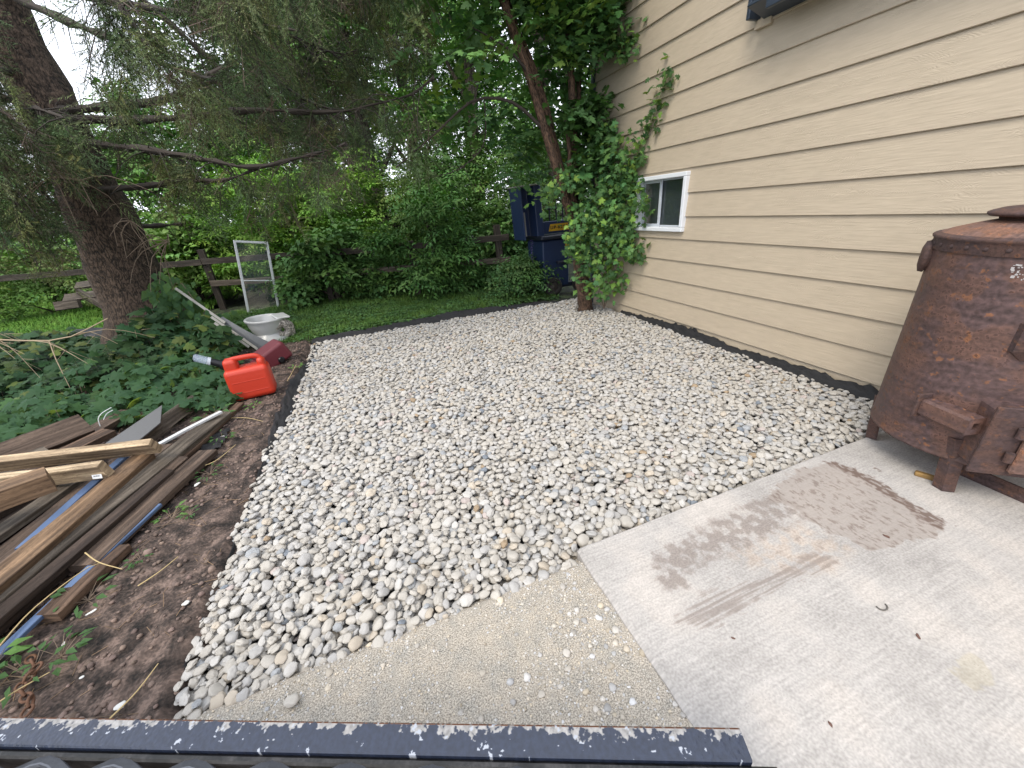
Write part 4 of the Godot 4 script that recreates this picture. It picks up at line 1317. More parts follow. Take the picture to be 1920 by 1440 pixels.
	# the lit sprays that hang nearest to the viewer
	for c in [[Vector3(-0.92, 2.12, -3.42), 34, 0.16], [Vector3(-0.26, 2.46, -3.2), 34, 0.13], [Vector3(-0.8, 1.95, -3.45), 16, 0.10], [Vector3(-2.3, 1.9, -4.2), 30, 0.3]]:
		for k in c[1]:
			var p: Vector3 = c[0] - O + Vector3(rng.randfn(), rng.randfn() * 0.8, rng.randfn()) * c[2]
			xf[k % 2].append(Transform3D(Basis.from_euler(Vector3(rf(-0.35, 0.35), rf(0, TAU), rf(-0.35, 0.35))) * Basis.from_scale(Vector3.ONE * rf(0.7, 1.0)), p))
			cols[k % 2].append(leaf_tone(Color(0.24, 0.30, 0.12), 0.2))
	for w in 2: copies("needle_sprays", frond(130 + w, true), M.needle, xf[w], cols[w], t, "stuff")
	copies("bare_twigs", frond(140, false), M.needle, xf[2], cols[2], t, "stuff")
	print("fronds ", xf[0].size() + xf[1].size())
	# dead pale twigs by the trunk
	var dm := MB.new()
	for q in [[Vector3(-2.05, 1.62, -4.6)], [Vector3(-2.2, 1.75, -4.55)], [Vector3(-1.9, 1.30, -4.75)], [Vector3(-1.75, 1.1, -4.9)]]:
		for k in 7:
			var p: Vector3 = q[0] - O
			var d := Vector3(rf(-0.8, 0.5), rf(-0.9, 0.2), rf(-0.3, 0.4)).normalized() * rf(0.2, 0.5)
			var e: Vector3 = p + d + Vector3(0, -0.06, 0)
			dm.tube(lerp_curve([p, p + d * 0.5 + Vector3(rf(-0.05, 0.05), 0.05, 0), e], 6), taper(0.0045, 0.0018, 6), 4, false)
			for s in 2: dm.tube([p + d * 0.6, p + d * 0.6 + Vector3(rf(-0.12, 0.12), rf(-0.14, 0.03), rf(-0.1, 0.1))], [0.0025, 0.001], 3, false)
	put("dead_twigs", dm.mesh(), M.twig, t)
	# low dead bough, pale, lying over the shrubs, with a few live tips
	var low := MB.new()
	var lp := lerp_curve([Vector3(-3.9, 0.85, -4.6) - O, Vector3(-3.1, 0.62, -4.1) - O, Vector3(-2.75, 0.56, -3.95) - O, Vector3(-2.36, 0.49, -3.9) - O, Vector3(-2.16, 0.53, -3.9) - O, Vector3(-1.98, 0.60, -3.9) - O], 16)
	low.tube(lp, taper(0.011, 0.004, 16), 6, false)
	for i in 30:
		var k := int(pow(rng.randf(), 1.4) * 13) + 1
		var p: Vector3 = lp[k]
		var L := rf(0.18, 0.48)
		var d := Vector3(rf(0.1, 0.8), rf(-0.9, 0.02), rf(-0.3, 0.6)).normalized() * L
		var e := p + d + Vector3(0, -0.08, 0)
		low.tube(lerp_curve([p, p + d * 0.5 + Vector3(0, 0.03, 0), e], 6), taper(0.0045, 0.0016, 6), 4, false)
		for s in 2:
			var q := p + d * rf(0.4, 0.9)
			low.tube([q, q + Vector3(rf(-0.05, 0.14), rf(-0.12, 0.02), rf(-0.08, 0.08))], [0.0022, 0.001], 3, false)
	put("dead_bough", low.mesh(), M.twig_pale, t)
	var lx := []
	var lc := []
	for p in [Vector3(-2.28, 0.36, -3.85), Vector3(-2.22, 0.30, -3.84), Vector3(-2.0, 0.33, -3.85), Vector3(-2.18, 0.24, -3.83), Vector3(-1.97, 0.24, -3.83), Vector3(-2.06, 0.40, -3.86), Vector3(-2.7, 0.5, -3.9), Vector3(-2.85, 0.52, -3.9), Vector3(-2.62, 0.45, -3.88), Vector3(-2.9, 0.6, -4.0)]:
		lx.append(Transform3D(Basis.from_euler(Vector3(rf(-0.3, 0.3), rf(0, 6), rf(-0.3, 0.3))) * Basis.from_scale(Vector3.ONE * rf(0.4, 0.6)), p - O))
		lc.append(leaf_tone(Color(0.13, 0.155, 0.065), 0.15))
	copies("needle_tips", frond(133, true), M.needle, lx, lc, t, "stuff")

# ---------------------------------------------------------------- the many-stemmed tree with its vines at the house corner
func build_corner_tree() -> void:
	var O := Vector3(2.34, 0, -3.94)
	var t := thing("corner_tree", "reddish many-stemmed tree leaning from the house corner, base in the stones", "tree", O)
	var wob := noise(7.0, 121, 3)
	var stems := [
		[[Vector3(2.34, -0.06, -3.94), Vector3(2.31, 0.25, -3.95), Vector3(2.27, 0.55, -3.97)], 0.085, 0.075],
		[[Vector3(2.29, 0.42, -3.95), Vector3(2.17, 0.9, -3.92), Vector3(2.09, 1.14, -3.91), Vector3(1.93, 1.58, -3.9), Vector3(1.71, 2.21, -3.88), Vector3(1.48, 2.75, -3.85), Vector3(1.2, 3.5, -3.8)], 0.045, 0.030],
		[[Vector3(2.30, 0.45, -3.99), Vector3(2.2, 1.0, -4.02), Vector3(2.10, 1.45, -4.05), Vector3(1.93, 2.1, -4.08), Vector3(1.68, 2.65, -4.1), Vector3(1.4, 3.4, -4.1)], 0.046, 0.030],
		[[Vector3(2.32, 0.35, -4.0), Vector3(2.28, 1.0, -4.03), Vector3(2.24, 1.55, -4.02), Vector3(2.22, 2.0, -4.0), Vector3(2.17, 2.7, -3.98), Vector3(2.1, 3.6, -3.95)], 0.042, 0.028],
		[[Vector3(2.26, 0.9, -3.99), Vector3(2.17, 1.35, -3.95), Vector3(2.13, 1.75, -3.93)], 0.038, 0.018],
		[[Vector3(2.36, 0.3, -4.02), Vector3(2.36, 1.0, -4.08), Vector3(2.34, 1.7, -4.1), Vector3(2.36, 2.6, -4.1)], 0.04, 0.025],
	]
	for s in stems:
		var loc := []
		for p in lerp_curve(s[0], 22): loc.append(p - O)
		var m := MB.new()
		m.tube(loc, taper(s[1], s[2], 22), 14, true, wob, 0.016)
		put("stem" if s[1] < 0.07 else "trunk", m.mesh(), M.bark_red, t)
	# thin arching boughs to the left
	var m2 := MB.new()
	for s in [[[Vector3(1.85, 1.78, -3.89), Vector3(1.55, 2.0, -3.9), Vector3(1.2, 2.02, -3.95), Vector3(0.85, 1.8, -4.0), Vector3(0.45, 1.55, -4.1)], 0.016, 0.005], [[Vector3(1.30, 2.02, -3.95), Vector3(1.28, 1.7, -4.0), Vector3(1.0, 1.5, -4.1), Vector3(0.6, 1.45, -4.15)], 0.007, 0.003], [[Vector3(1.72, 2.2, -3.88), Vector3(1.5, 2.35, -3.8), Vector3(1.2, 2.45, -3.75)], 0.014, 0.004]]:
		var loc := []
		for p in lerp_curve(s[0], 14): loc.append(p - O)
		m2.tube(loc, taper(s[1], s[2], 14), 6, false)
		for k in 6:
			var p: Vector3 = loc[4 + rng.randi() % 9]
			m2.tube([p, p + Vector3(rf(-0.35, 0.1), rf(-0.3, 0.05), rf(-0.15, 0.15))], [0.0035, 0.0012], 3, false)
	put("thin_bough", m2.mesh(), M.bark_branch, t)
	# peeling plates of bark near the foot of the stems
	for q in [[Vector3(2.28, 0.95, -3.93), 0.16], [Vector3(2.25, 0.75, -3.90), 0.2], [Vector3(2.33, 0.2, -3.86), 0.24], [Vector3(2.29, 1.1, -3.96), 0.14], [Vector3(2.37, 0.12, -3.88), 0.18]]:
		var p: Vector3 = q[0] - O
		var pb := MB.new()
		pb.box(Transform3D(Basis.from_euler(Vector3(rf(-0.1, 0.1), rf(-0.5, 0.5), rf(-0.15, 0.15))), p), Vector3(rf(0.03, 0.05), q[1], 0.006), 0.002)
		put("bark_plate", pb.mesh(), M.wood_red, t)
	# leaves: lobed sprays on the crown
	var xf := [[], []]
	var cols := [[], []]
	var tones := [Color(0.078, 0.165, 0.062), Color(0.105, 0.215, 0.068), Color(0.20, 0.33, 0.075)]
	var blobs := [[Vector3(2.1, 2.8, -3.95), 0.36, 40], [Vector3(2.3, 2.55, -3.8), 0.2, 26], [Vector3(2.45, 2.62, -3.75), 0.18, 20], [Vector3(1.8, 2.8, -4.1), 0.3, 26], [Vector3(2.2, 2.25, -4.3), 0.30, 22], [Vector3(2.42, 2.0, -4.1), 0.16, 22], [Vector3(2.42, 1.65, -4.1), 0.16, 22], [Vector3(1.95, 2.45, -4.4), 0.3, 18], [Vector3(1.35, 2.65, -3.9), 0.4, 34], [Vector3(1.1, 3.1, -3.8), 0.6, 60], [Vector3(2.0, 3.3, -3.9), 0.6, 90], [Vector3(1.6, 3.7, -4.0), 0.8, 100], [Vector3(2.1, 1.75, -4.5), 0.25, 14], [Vector3(2.08, 1.85, -3.8), 0.12, 9], [Vector3(2.18, 2.35, -3.82), 0.16, 16], [Vector3(2.3, 1.9, -3.85), 0.14, 14], [Vector3(2.36, 1.5, -3.82), 0.14, 18], [Vector3(1.75, 1.9, -4.2), 0.2, 12], [Vector3(1.9, 1.5, -4.6), 0.25, 10], [Vector3(1.3, 2.0, -4.5), 0.35, 12], [Vector3(1.0, 2.3, -4.5), 0.4, 16]]
	for b in blobs:
		for k in b[2]:
			var p: Vector3 = b[0] + Vector3(rng.randfn(), rng.randfn(), rng.randfn()) * b[1] * 0.55
			if p.x > 2.52: p.x = 2.52 - rf(0, 0.1)
			var w := rng.randi() % 2
			xf[w].append(Transform3D(Basis.from_euler(Vector3(rf(-0.6, 0.6), rf(0, TAU), rf(-0.6, 0.6))) * Basis.from_scale(Vector3.ONE * rf(0.8, 1.3)), p - O))
			cols[w].append(leaf_tone(tones[0 if rng.randf() < 0.6 else (1 if rng.randf() < 0.75 else 2)], 0.25))
	for w in 2: copies("crown", clump("lobed", w), M.leaf, xf[w], cols[w], t, "stuff")

	# grape vine over the trunk and up the siding
	var vine := thing("climbing_vine", "lobed-leaf vine smothering the corner tree and climbing the siding beside the window", "vine", Vector3(2.42, 0, -3.8))
	var VO := Vector3(2.42, 0, -3.8)
	var runs := [
		[[Vector3(2.42, 0.35, -3.80), Vector3(2.48, 0.75, -3.72), Vector3(2.53, 1.1, -3.62), Vector3(2.55, 1.41, -3.42), Vector3(2.56, 1.7, -3.24), Vector3(2.57, 2.02, -3.07)], 0.004],
		[[Vector3(2.3, 1.3, -3.85), Vector3(2.45, 1.45, -3.75), Vector3(2.53, 1.35, -3.6), Vector3(2.54, 1.1, -3.45), Vector3(2.53, 0.85, -3.35)], 0.0035],
		[[Vector3(2.32, 1.3, -3.8), Vector3(2.34, 1.0, -3.72), Vector3(2.36, 0.7, -3.68), Vector3(2.34, 0.45, -3.66)], 0.004],
		[[Vector3(2.2, 1.25, -3.82), Vector3(2.16, 0.9, -3.74), Vector3(2.14, 0.6, -3.72)], 0.0035],
		[[Vector3(2.4, 0.9, -3.7), Vector3(2.5, 0.72, -3.5), Vector3(2.54, 0.66, -3.3), Vector3(2.55, 0.6, -3.2)], 0.003],
		[[Vector3(2.36, 2.3, -3.85), Vector3(2.45, 2.38, -3.75), Vector3(2.53, 2.36, -3.6), Vector3(2.56, 2.30, -3.5)], 0.003],
		[[Vector3(2.2, 1.35, -3.82), Vector3(2.02, 1.38, -3.75), Vector3(1.86, 1.28, -3.7), Vector3(1.78, 1.15, -3.68)], 0.0028],
		[[Vector3(2.25, 0.95, -3.78), Vector3(2.1, 1.0, -3.68), Vector3(2.0, 0.85, -3.62), Vector3(1.98, 0.7, -3.6)], 0.0028],
		[[Vector3(2.35, 0.95, -3.70), Vector3(2.38, 1.05, -3.52), Vector3(2.42, 0.85, -3.42), Vector3(2.44, 0.6, -3.38)], 0.0028],
		[[Vector3(2.40, 1.2, -3.7), Vector3(2.5, 1.25, -3.45), Vector3(2.53, 1.1, -3.28), Vector3(2.54, 1.02, -3.16)], 0.0028],
		[[Vector3(2.36, 1.75, -3.9), Vector3(2.45, 1.78, -3.82), Vector3(2.54, 1.72, -3.78)], 0.003],
	]
	var stm := MB.new()
	var leaves := []
	for r in runs:
		var line := lerp_curve(r[0], 24)
		var loc := []
		for p in line: loc.append(p - VO)
		stm.tube(loc, taper(r[1], 0.0015, 24), 5, false)
		for i in 24:
			for k in (11 if r == runs[0] and i > 6 else 4):
				leaves.append([line[i], rf(0.035, 0.070), 0.055, rng.randf() < 0.22])
	put("vine_stem", stm.mesh(), mat(lin(0.16, 0.20, 0.07), 0.7), vine)
	for b in [[Vector3(2.36, 1.0, -3.7), 0.20, 190], [Vector3(2.42, 0.66, -3.62), 0.19, 180], [Vector3(2.40, 1.28, -3.78), 0.15, 110], [Vector3(2.5, 0.95, -3.52), 0.13, 120], [Vector3(2.40, 0.38, -3.68), 0.13, 110], [Vector3(2.28, 0.8, -3.72), 0.10, 70], [Vector3(2.5, 1.25, -3.55), 0.11, 90], [Vector3(2.24, 1.3, -3.83), 0.10, 50], [Vector3(2.47, 1.58, -3.72), 0.11, 110], [Vector3(2.5, 1.40, -3.45), 0.09, 80], [Vector3(2.16, 0.72, -3.74), 0.07, 50], [Vector3(2.2, 0.5, -3.70), 0.08, 50], [Vector3(2.54, 0.62, -3.36), 0.05, 26], [Vector3(2.50, 0.80, -3.40), 0.07, 50]]:
		for k in b[2]:
			var p: Vector3 = b[0] + Vector3(rng.randfn() * 0.9, rng.randfn(), rng.randfn() * 0.9) * b[1]
			if p.x > 2.55: p.x = 2.55
			if p.y < 0.12: continue
			leaves.append([p, rf(0.034, 0.072), 0.0, rng.randf() < 0.13])
	var lm := []
	for i in 3:
		var mb := MB.new()
		var k := 1.0
		mb.c = Color(k, k, k)
		add_lobed(mb, Transform3D(), 1.0, 0.12 + 0.1 * i)
		lm.append(mb.mesh())
	M.lobe_meshes = lm
	var singles := []
	for i in 6:
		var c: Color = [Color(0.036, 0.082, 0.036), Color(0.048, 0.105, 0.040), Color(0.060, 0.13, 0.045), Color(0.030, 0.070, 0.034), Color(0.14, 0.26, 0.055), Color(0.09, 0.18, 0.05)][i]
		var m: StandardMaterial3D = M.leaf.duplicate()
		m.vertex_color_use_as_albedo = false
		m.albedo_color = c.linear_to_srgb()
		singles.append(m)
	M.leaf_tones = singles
	# leaves that hang on the viewer's side show largest
	leaves.sort_custom(func(p, q): return p[0].z + p[0].x * -0.5 + p[1] > q[0].z + q[0].x * -0.5 + q[1])
	var vx := []
	var vc := []
	for i in leaves.size():
		var l: Array = leaves[i]
		var out := Vector3(rf(-0.9, 0.5), rf(-0.9, 0.35), rf(-0.5, 0.9)).normalized()
		var up := Vector3(-0.45, 0.75, 0.5) + Vector3(rng.randfn(), rng.randfn(), rng.randfn()) * 0.48
		var x := leaf_frame(l[0] - VO + Vector3(rng.randfn(), rng.randfn(), rng.randfn()) * l[2], out, up.normalized())
		if (x.origin + VO).x > 2.57: x.origin.x = 2.57 - VO.x
		x = x.scaled_local(Vector3.ONE * l[1])
		if i < 230:
			var o := put("leaf", lm[i % 3], singles[4 + i % 2] if l[3] else singles[rng.randi() % 4], vine)
			o.transform = x
		else:
			vx.append(x)
			vc.append(leaf_tone(tones[2] if l[3] else tones[rng.randi() % 2], 0.25))
	copies("leaves", lm[1], M.leaf, vx, vc, vine, "stuff")
	# a smaller broad-leaved shrub shoot at the foot of the tree
	var sh := thing("ash_sapling", "small sapling with light oval leaves at the foot of the corner tree", "sapling", Vector3(2.45, 0, -3.72))
	var sm := MB.new()
	var sl := []
	for k in 9:
		var e := Vector3(rf(-0.28, 0.12), rf(0.28, 0.5), rf(-0.05, 0.3))
		sm.tube(lerp_curve([Vector3.ZERO, e * 0.5 + Vector3(0, 0.1, 0), e], 6), taper(0.004, 0.0015, 6), 4, false)
		for i in 5: sl.append([e * rf(0.7, 1.0) + Vector3(rng.randfn(), rng.randfn() * 0.5, rng.randfn()) * 0.05, rf(0.07, 0.11)])
	put("stem", sm.mesh(), M.twig, sh)
	var om := MB.new()
	add_leaf(om, Transform3D(), 1.0, 0.55, 0.2, 0.2)
	var omm := om.mesh()
	for l in sl:
		var x := leaf_frame(l[0], Vector3(rf(-1, 0.6), rf(-0.6, 0.3), rf(-0.3, 1)), Vector3(-0.3, 0.85, 0.4) + Vector3(rng.randfn(), 0, rng.randfn()) * 0.25).scaled_local(Vector3.ONE * l[1])
		put("leaf", omm, singles[[2, 4, 5][rng.randi() % 3]], sh).transform = x

# ---------------------------------------------------------------- low shrubs and ground cover on the left
func build_shrubs() -> void:
	var area := PackedVector2Array([Vector2(-1.05, -3.02), Vector2(-1.22, -3.75), Vector2(-1.45, -4.55), Vector2(-2.0, -4.9), Vector2(-2.3, -5.2), Vector2(-3.2, -5.9), Vector2(-4.2, -6.6), Vector2(-4.9, -6.3), Vector2(-4.2, -4.8), Vector2(-3.0, -3.4), Vector2(-2.4, -3.0), Vector2(-1.9, -3.0), Vector2(-1.5, -2.98)])
	var defs := [
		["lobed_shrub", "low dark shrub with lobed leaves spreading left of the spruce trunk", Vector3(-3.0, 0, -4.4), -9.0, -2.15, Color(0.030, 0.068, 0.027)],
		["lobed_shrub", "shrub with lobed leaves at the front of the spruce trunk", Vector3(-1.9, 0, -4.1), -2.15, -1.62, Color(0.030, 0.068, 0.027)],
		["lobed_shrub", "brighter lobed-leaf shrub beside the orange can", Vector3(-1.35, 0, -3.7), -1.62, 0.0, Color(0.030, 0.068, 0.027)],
	]
	var hn := noise(1.4, 131, 2)
	var mounds := [[-2.05, -4.75, 0.62, 0.42], [-1.55, -4.3, 0.48, 0.36], [-1.28, -3.6, 0.26, 0.38], [-2.3, -4.1, 0.34, 0.6], [-3.1, -4.6, 0.36, 0.7], [-1.75, -3.55, 0.28, 0.5], [-2.3, -3.4, 0.24, 0.45], [-3.9, -5.7, 0.34, 0.8]]
	var idx := 0
	for df in defs:
		var t := thing(df[0], df[1], "shrub", df[2], "low shrubs under the spruce")
		var leaves := []
		var n := 0
		while n < 9000:
			n += 1
			var x := rf(-4.9, -1.02)
			var z := rf(-6.6, -2.95)
			if x < df[3] or x >= df[4] or not inside(area, x, z): continue
			if Vector2(x + 2.56, z + 5.72).length() < 0.42: continue
			var h := 0.10
			for m in mounds: h = maxf(h, m[2] * exp(-pow(Vector2(x - m[0], z - m[1]).length() / m[3], 2.0)))
			h = h * (0.85 + 0.4 * hn.get_noise_2d(x * 2, z * 2))
			var f := pow(rng.randf(), 0.45)
			leaves.append([Vector3(x, h * f + 0.015, z), rf(0.06, 0.115) * (1.2 if h > 0.3 else 1.0), f])
		leaves.sort_custom(func(p, q): return p[0].distance_to(Vector3(0, 1.15, 0)) - p[2] * 1.2 < q[0].distance_to(Vector3(0, 1.15, 0)) - q[2] * 1.2)
		var xf := []
		var cols := []
		var st := MB.new()
		for i in leaves.size():
			var l: Array = leaves[i]
			var az := rf(0, TAU)
			var out := Vector3(cos(az) + 0.35, rf(-0.7, 0.05), sin(az) + 0.5).normalized()
			var up := Vector3(0.28, 0.9, 0.42) + Vector3(rng.randfn(), rng.randfn() * 0.4, rng.randfn()) * 0.28
			var x := leaf_frame(l[0] - df[2], out, up.normalized()).scaled_local(Vector3.ONE * l[1])
			if i < 150:
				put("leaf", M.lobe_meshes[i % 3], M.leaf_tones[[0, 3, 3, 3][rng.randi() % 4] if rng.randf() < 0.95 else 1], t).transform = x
			else:
				xf.append(x)
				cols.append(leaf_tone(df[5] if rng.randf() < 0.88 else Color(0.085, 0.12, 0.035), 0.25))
			if i % 9 == 0:
				var p: Vector3 = l[0] - df[2]
				st.tube([Vector3(p.x + rf(-0.05, 0.05), -0.02, p.z + rf(-0.05, 0.05)), p], [0.003, 0.0015], 4, false)
		copies("leaves", M.lobe_meshes[idx], M.leaf, xf, cols, t, "stuff")
		put("stems", st.mesh(), M.twig, t).set_meta("kind", "stuff")
		idx += 1
	# creeper over the leaning panel
	var cr := thing("creeper", "dark five-leaved creeper draped over the leaning panel beside the trunk", "creeper", Vector3(-1.85, 0, -5.0))
	var om := MB.new()
	add_leaf(om, Transform3D(), 1.0, 0.6, 0.15, 0.2)
	var omm := om.mesh()
	var cst := MB.new()
	cst.tube(lerp_curve([Vector3(-0.15, 0, 0.1), Vector3(-0.2, 0.4, 0), Vector3(0.0, 0.72, -0.02), Vector3(0.12, 0.5, 0.1), Vector3(0.3, 0.25, 0.2)], 14), taper(0.005, 0.002, 14), 5, false)
	put("stem", cst.mesh(), M.twig, cr)
	for i in 210:
		var s := pow(rng.randf(), 1.3)
		var p := Vector3(lerpf(-0.15, 0.22, s), lerpf(0.68, 0.22, s), lerpf(-0.05, 0.2, s)) + Vector3(rng.randfn() * 0.09, rng.randfn() * 0.08, rng.randfn() * 0.08)
		var x := leaf_frame(p, Vector3(rf(-0.5, 0.6), rf(-1, -0.2), rf(0, 0.7)), Vector3(0.3, 0.6, 0.7) + Vector3(rng.randfn(), rng.randfn(), rng.randfn()) * 0.2).scaled_local(Vector3.ONE * rf(0.07, 0.13))
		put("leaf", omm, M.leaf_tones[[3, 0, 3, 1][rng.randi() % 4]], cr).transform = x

# ---------------------------------------------------------------- lawn
func build_lawn() -> void:
	var n1 := noise(0.5, 141, 3)
	var hh := func(x: float, z: float) -> float: return -0.015 + n1.get_noise_2d(x, z) * 0.03
	structure("lawn", patch(-2.7, 2.7, -7.6, -4.52, 0.1, hh), M.turf, "strip of weedy lawn between the stones and the fence")
	structure("lawn", patch(-30.0, -2.7, -34.0, -7.0, 0.6, hh), M.turf, "open lawn left of the spruce")
	var r := RandomNumberGenerator.new()
	r.seed = 142
	var mb := MB.new()
	for i in 16:
		var az := r.randf_range(0, TAU)
		var p := Vector3(r.randf_range(-0.05, 0.05), 0, r.randf_range(-0.05, 0.05))
		var L := r.randf_range(0.03, 0.085)
		var d := Vector3(cos(az) * 0.5, 1, sin(az) * 0.5).normalized()
		var s := Vector3(-sin(az), 0, cos(az)) * 0.0024
		var k := r.randf_range(0.75, 1.3)
		mb.c = Color(k * 1.05, k, k * 0.9)
		var q := p + d * L * 0.6
		var e := p + d * L + Vector3(cos(az), -0.35, sin(az)) * L * 0.25
		mb.quad(p - s, p + s, q + s * 0.8, q - s * 0.8)
		mb.tri(q - s * 0.8, q + s * 0.8, e)
	var tuft := mb.mesh()
	var wb := MB.new()
	for i in 9:
		var az := r.randf_range(0, TAU)
		var k := r.randf_range(0.75, 1.25)
		wb.c = Color(k, k, k)
		add_leaf(wb, leaf_frame(Vector3(cos(az), r.randf_range(0.2, 0.9), sin(az)) * 0.03, Vector3(cos(az), r.randf_range(-0.2, 0.4), sin(az)), Vector3(r.randf_range(-0.3, 0.3), 1, r.randf_range(-0.3, 0.3))), r.randf_range(0.022, 0.042), r.randf_range(0.018, 0.032), 0.2, 0.2)
	var weed := wb.mesh()
	var xf := []
	var cols := []
	for i in 5200:
		var x := rf(-2.2, 2.3)
		var z := rf(-7.0, -4.58)
		if z > -4.68 + 0.1 * n1.get_noise_1d(x * 8) and x > -0.7: continue
		var s := rf(0.6, 1.25)
		xf.append(Transform3D(Basis(Vector3.UP, rf(0, TAU)).scaled(Vector3(s, s * rf(0.6, 1.1), s)), Vector3(x, hh.call(x, z), z)))
		cols.append(leaf_tone(Color(0.10, 0.19, 0.045) if n1.get_noise_2d(x * 3, z * 3) > -0.1 else Color(0.075, 0.15, 0.042), 0.25))
	tag(copies("grass", tuft, M.grass, xf, cols, self, "stuff"), "short grass on the lawn strip in front of the fence", "grass")
	xf = []; cols = []
	for i in 5000:
		var x := rf(-2.2, 2.35)
		var z := rf(-6.9, -4.62)
		if rng.randf() > 0.55 + n1.get_noise_2d(x * 4 + 20, z * 4) * 1.4 + clampf((x - 1.0) * 0.4, 0, 0.5): continue
		var s := rf(0.7, 1.6)
		xf.append(Transform3D(Basis(Vector3.UP, rf(0, TAU)).scaled(Vector3.ONE * s), Vector3(x, hh.call(x, z), z)))
		cols.append(leaf_tone(Color(0.075, 0.15, 0.05), 0.3))
	tag(copies("lawn_weeds", weed, M.grass, xf, cols, self, "stuff"), "small round-leaved weeds carpeting the lawn strip", "weeds")
	xf = []; cols = []
	for i in 22000:
		var z := -6.9 - 15.0 * pow(rng.randf(), 1.6)
		var x := rf(-16.0, -2.6)
		if x > -3.0 and z > -7.4: continue
		var s := rf(0.8, 1.5) * (1.0 + (-z - 7) * 0.08)
		xf.append(Transform3D(Basis(Vector3.UP, rf(0, TAU)).scaled(Vector3(s, s * 0.8, s)), Vector3(x, hh.call(x, z), z)))
		cols.append(leaf_tone(Color(0.13, 0.27, 0.05), 0.22))
	tag(copies("grass", tuft, M.grass, xf, cols, self, "stuff"), "bright mown grass on the open lawn left of the spruce", "grass")

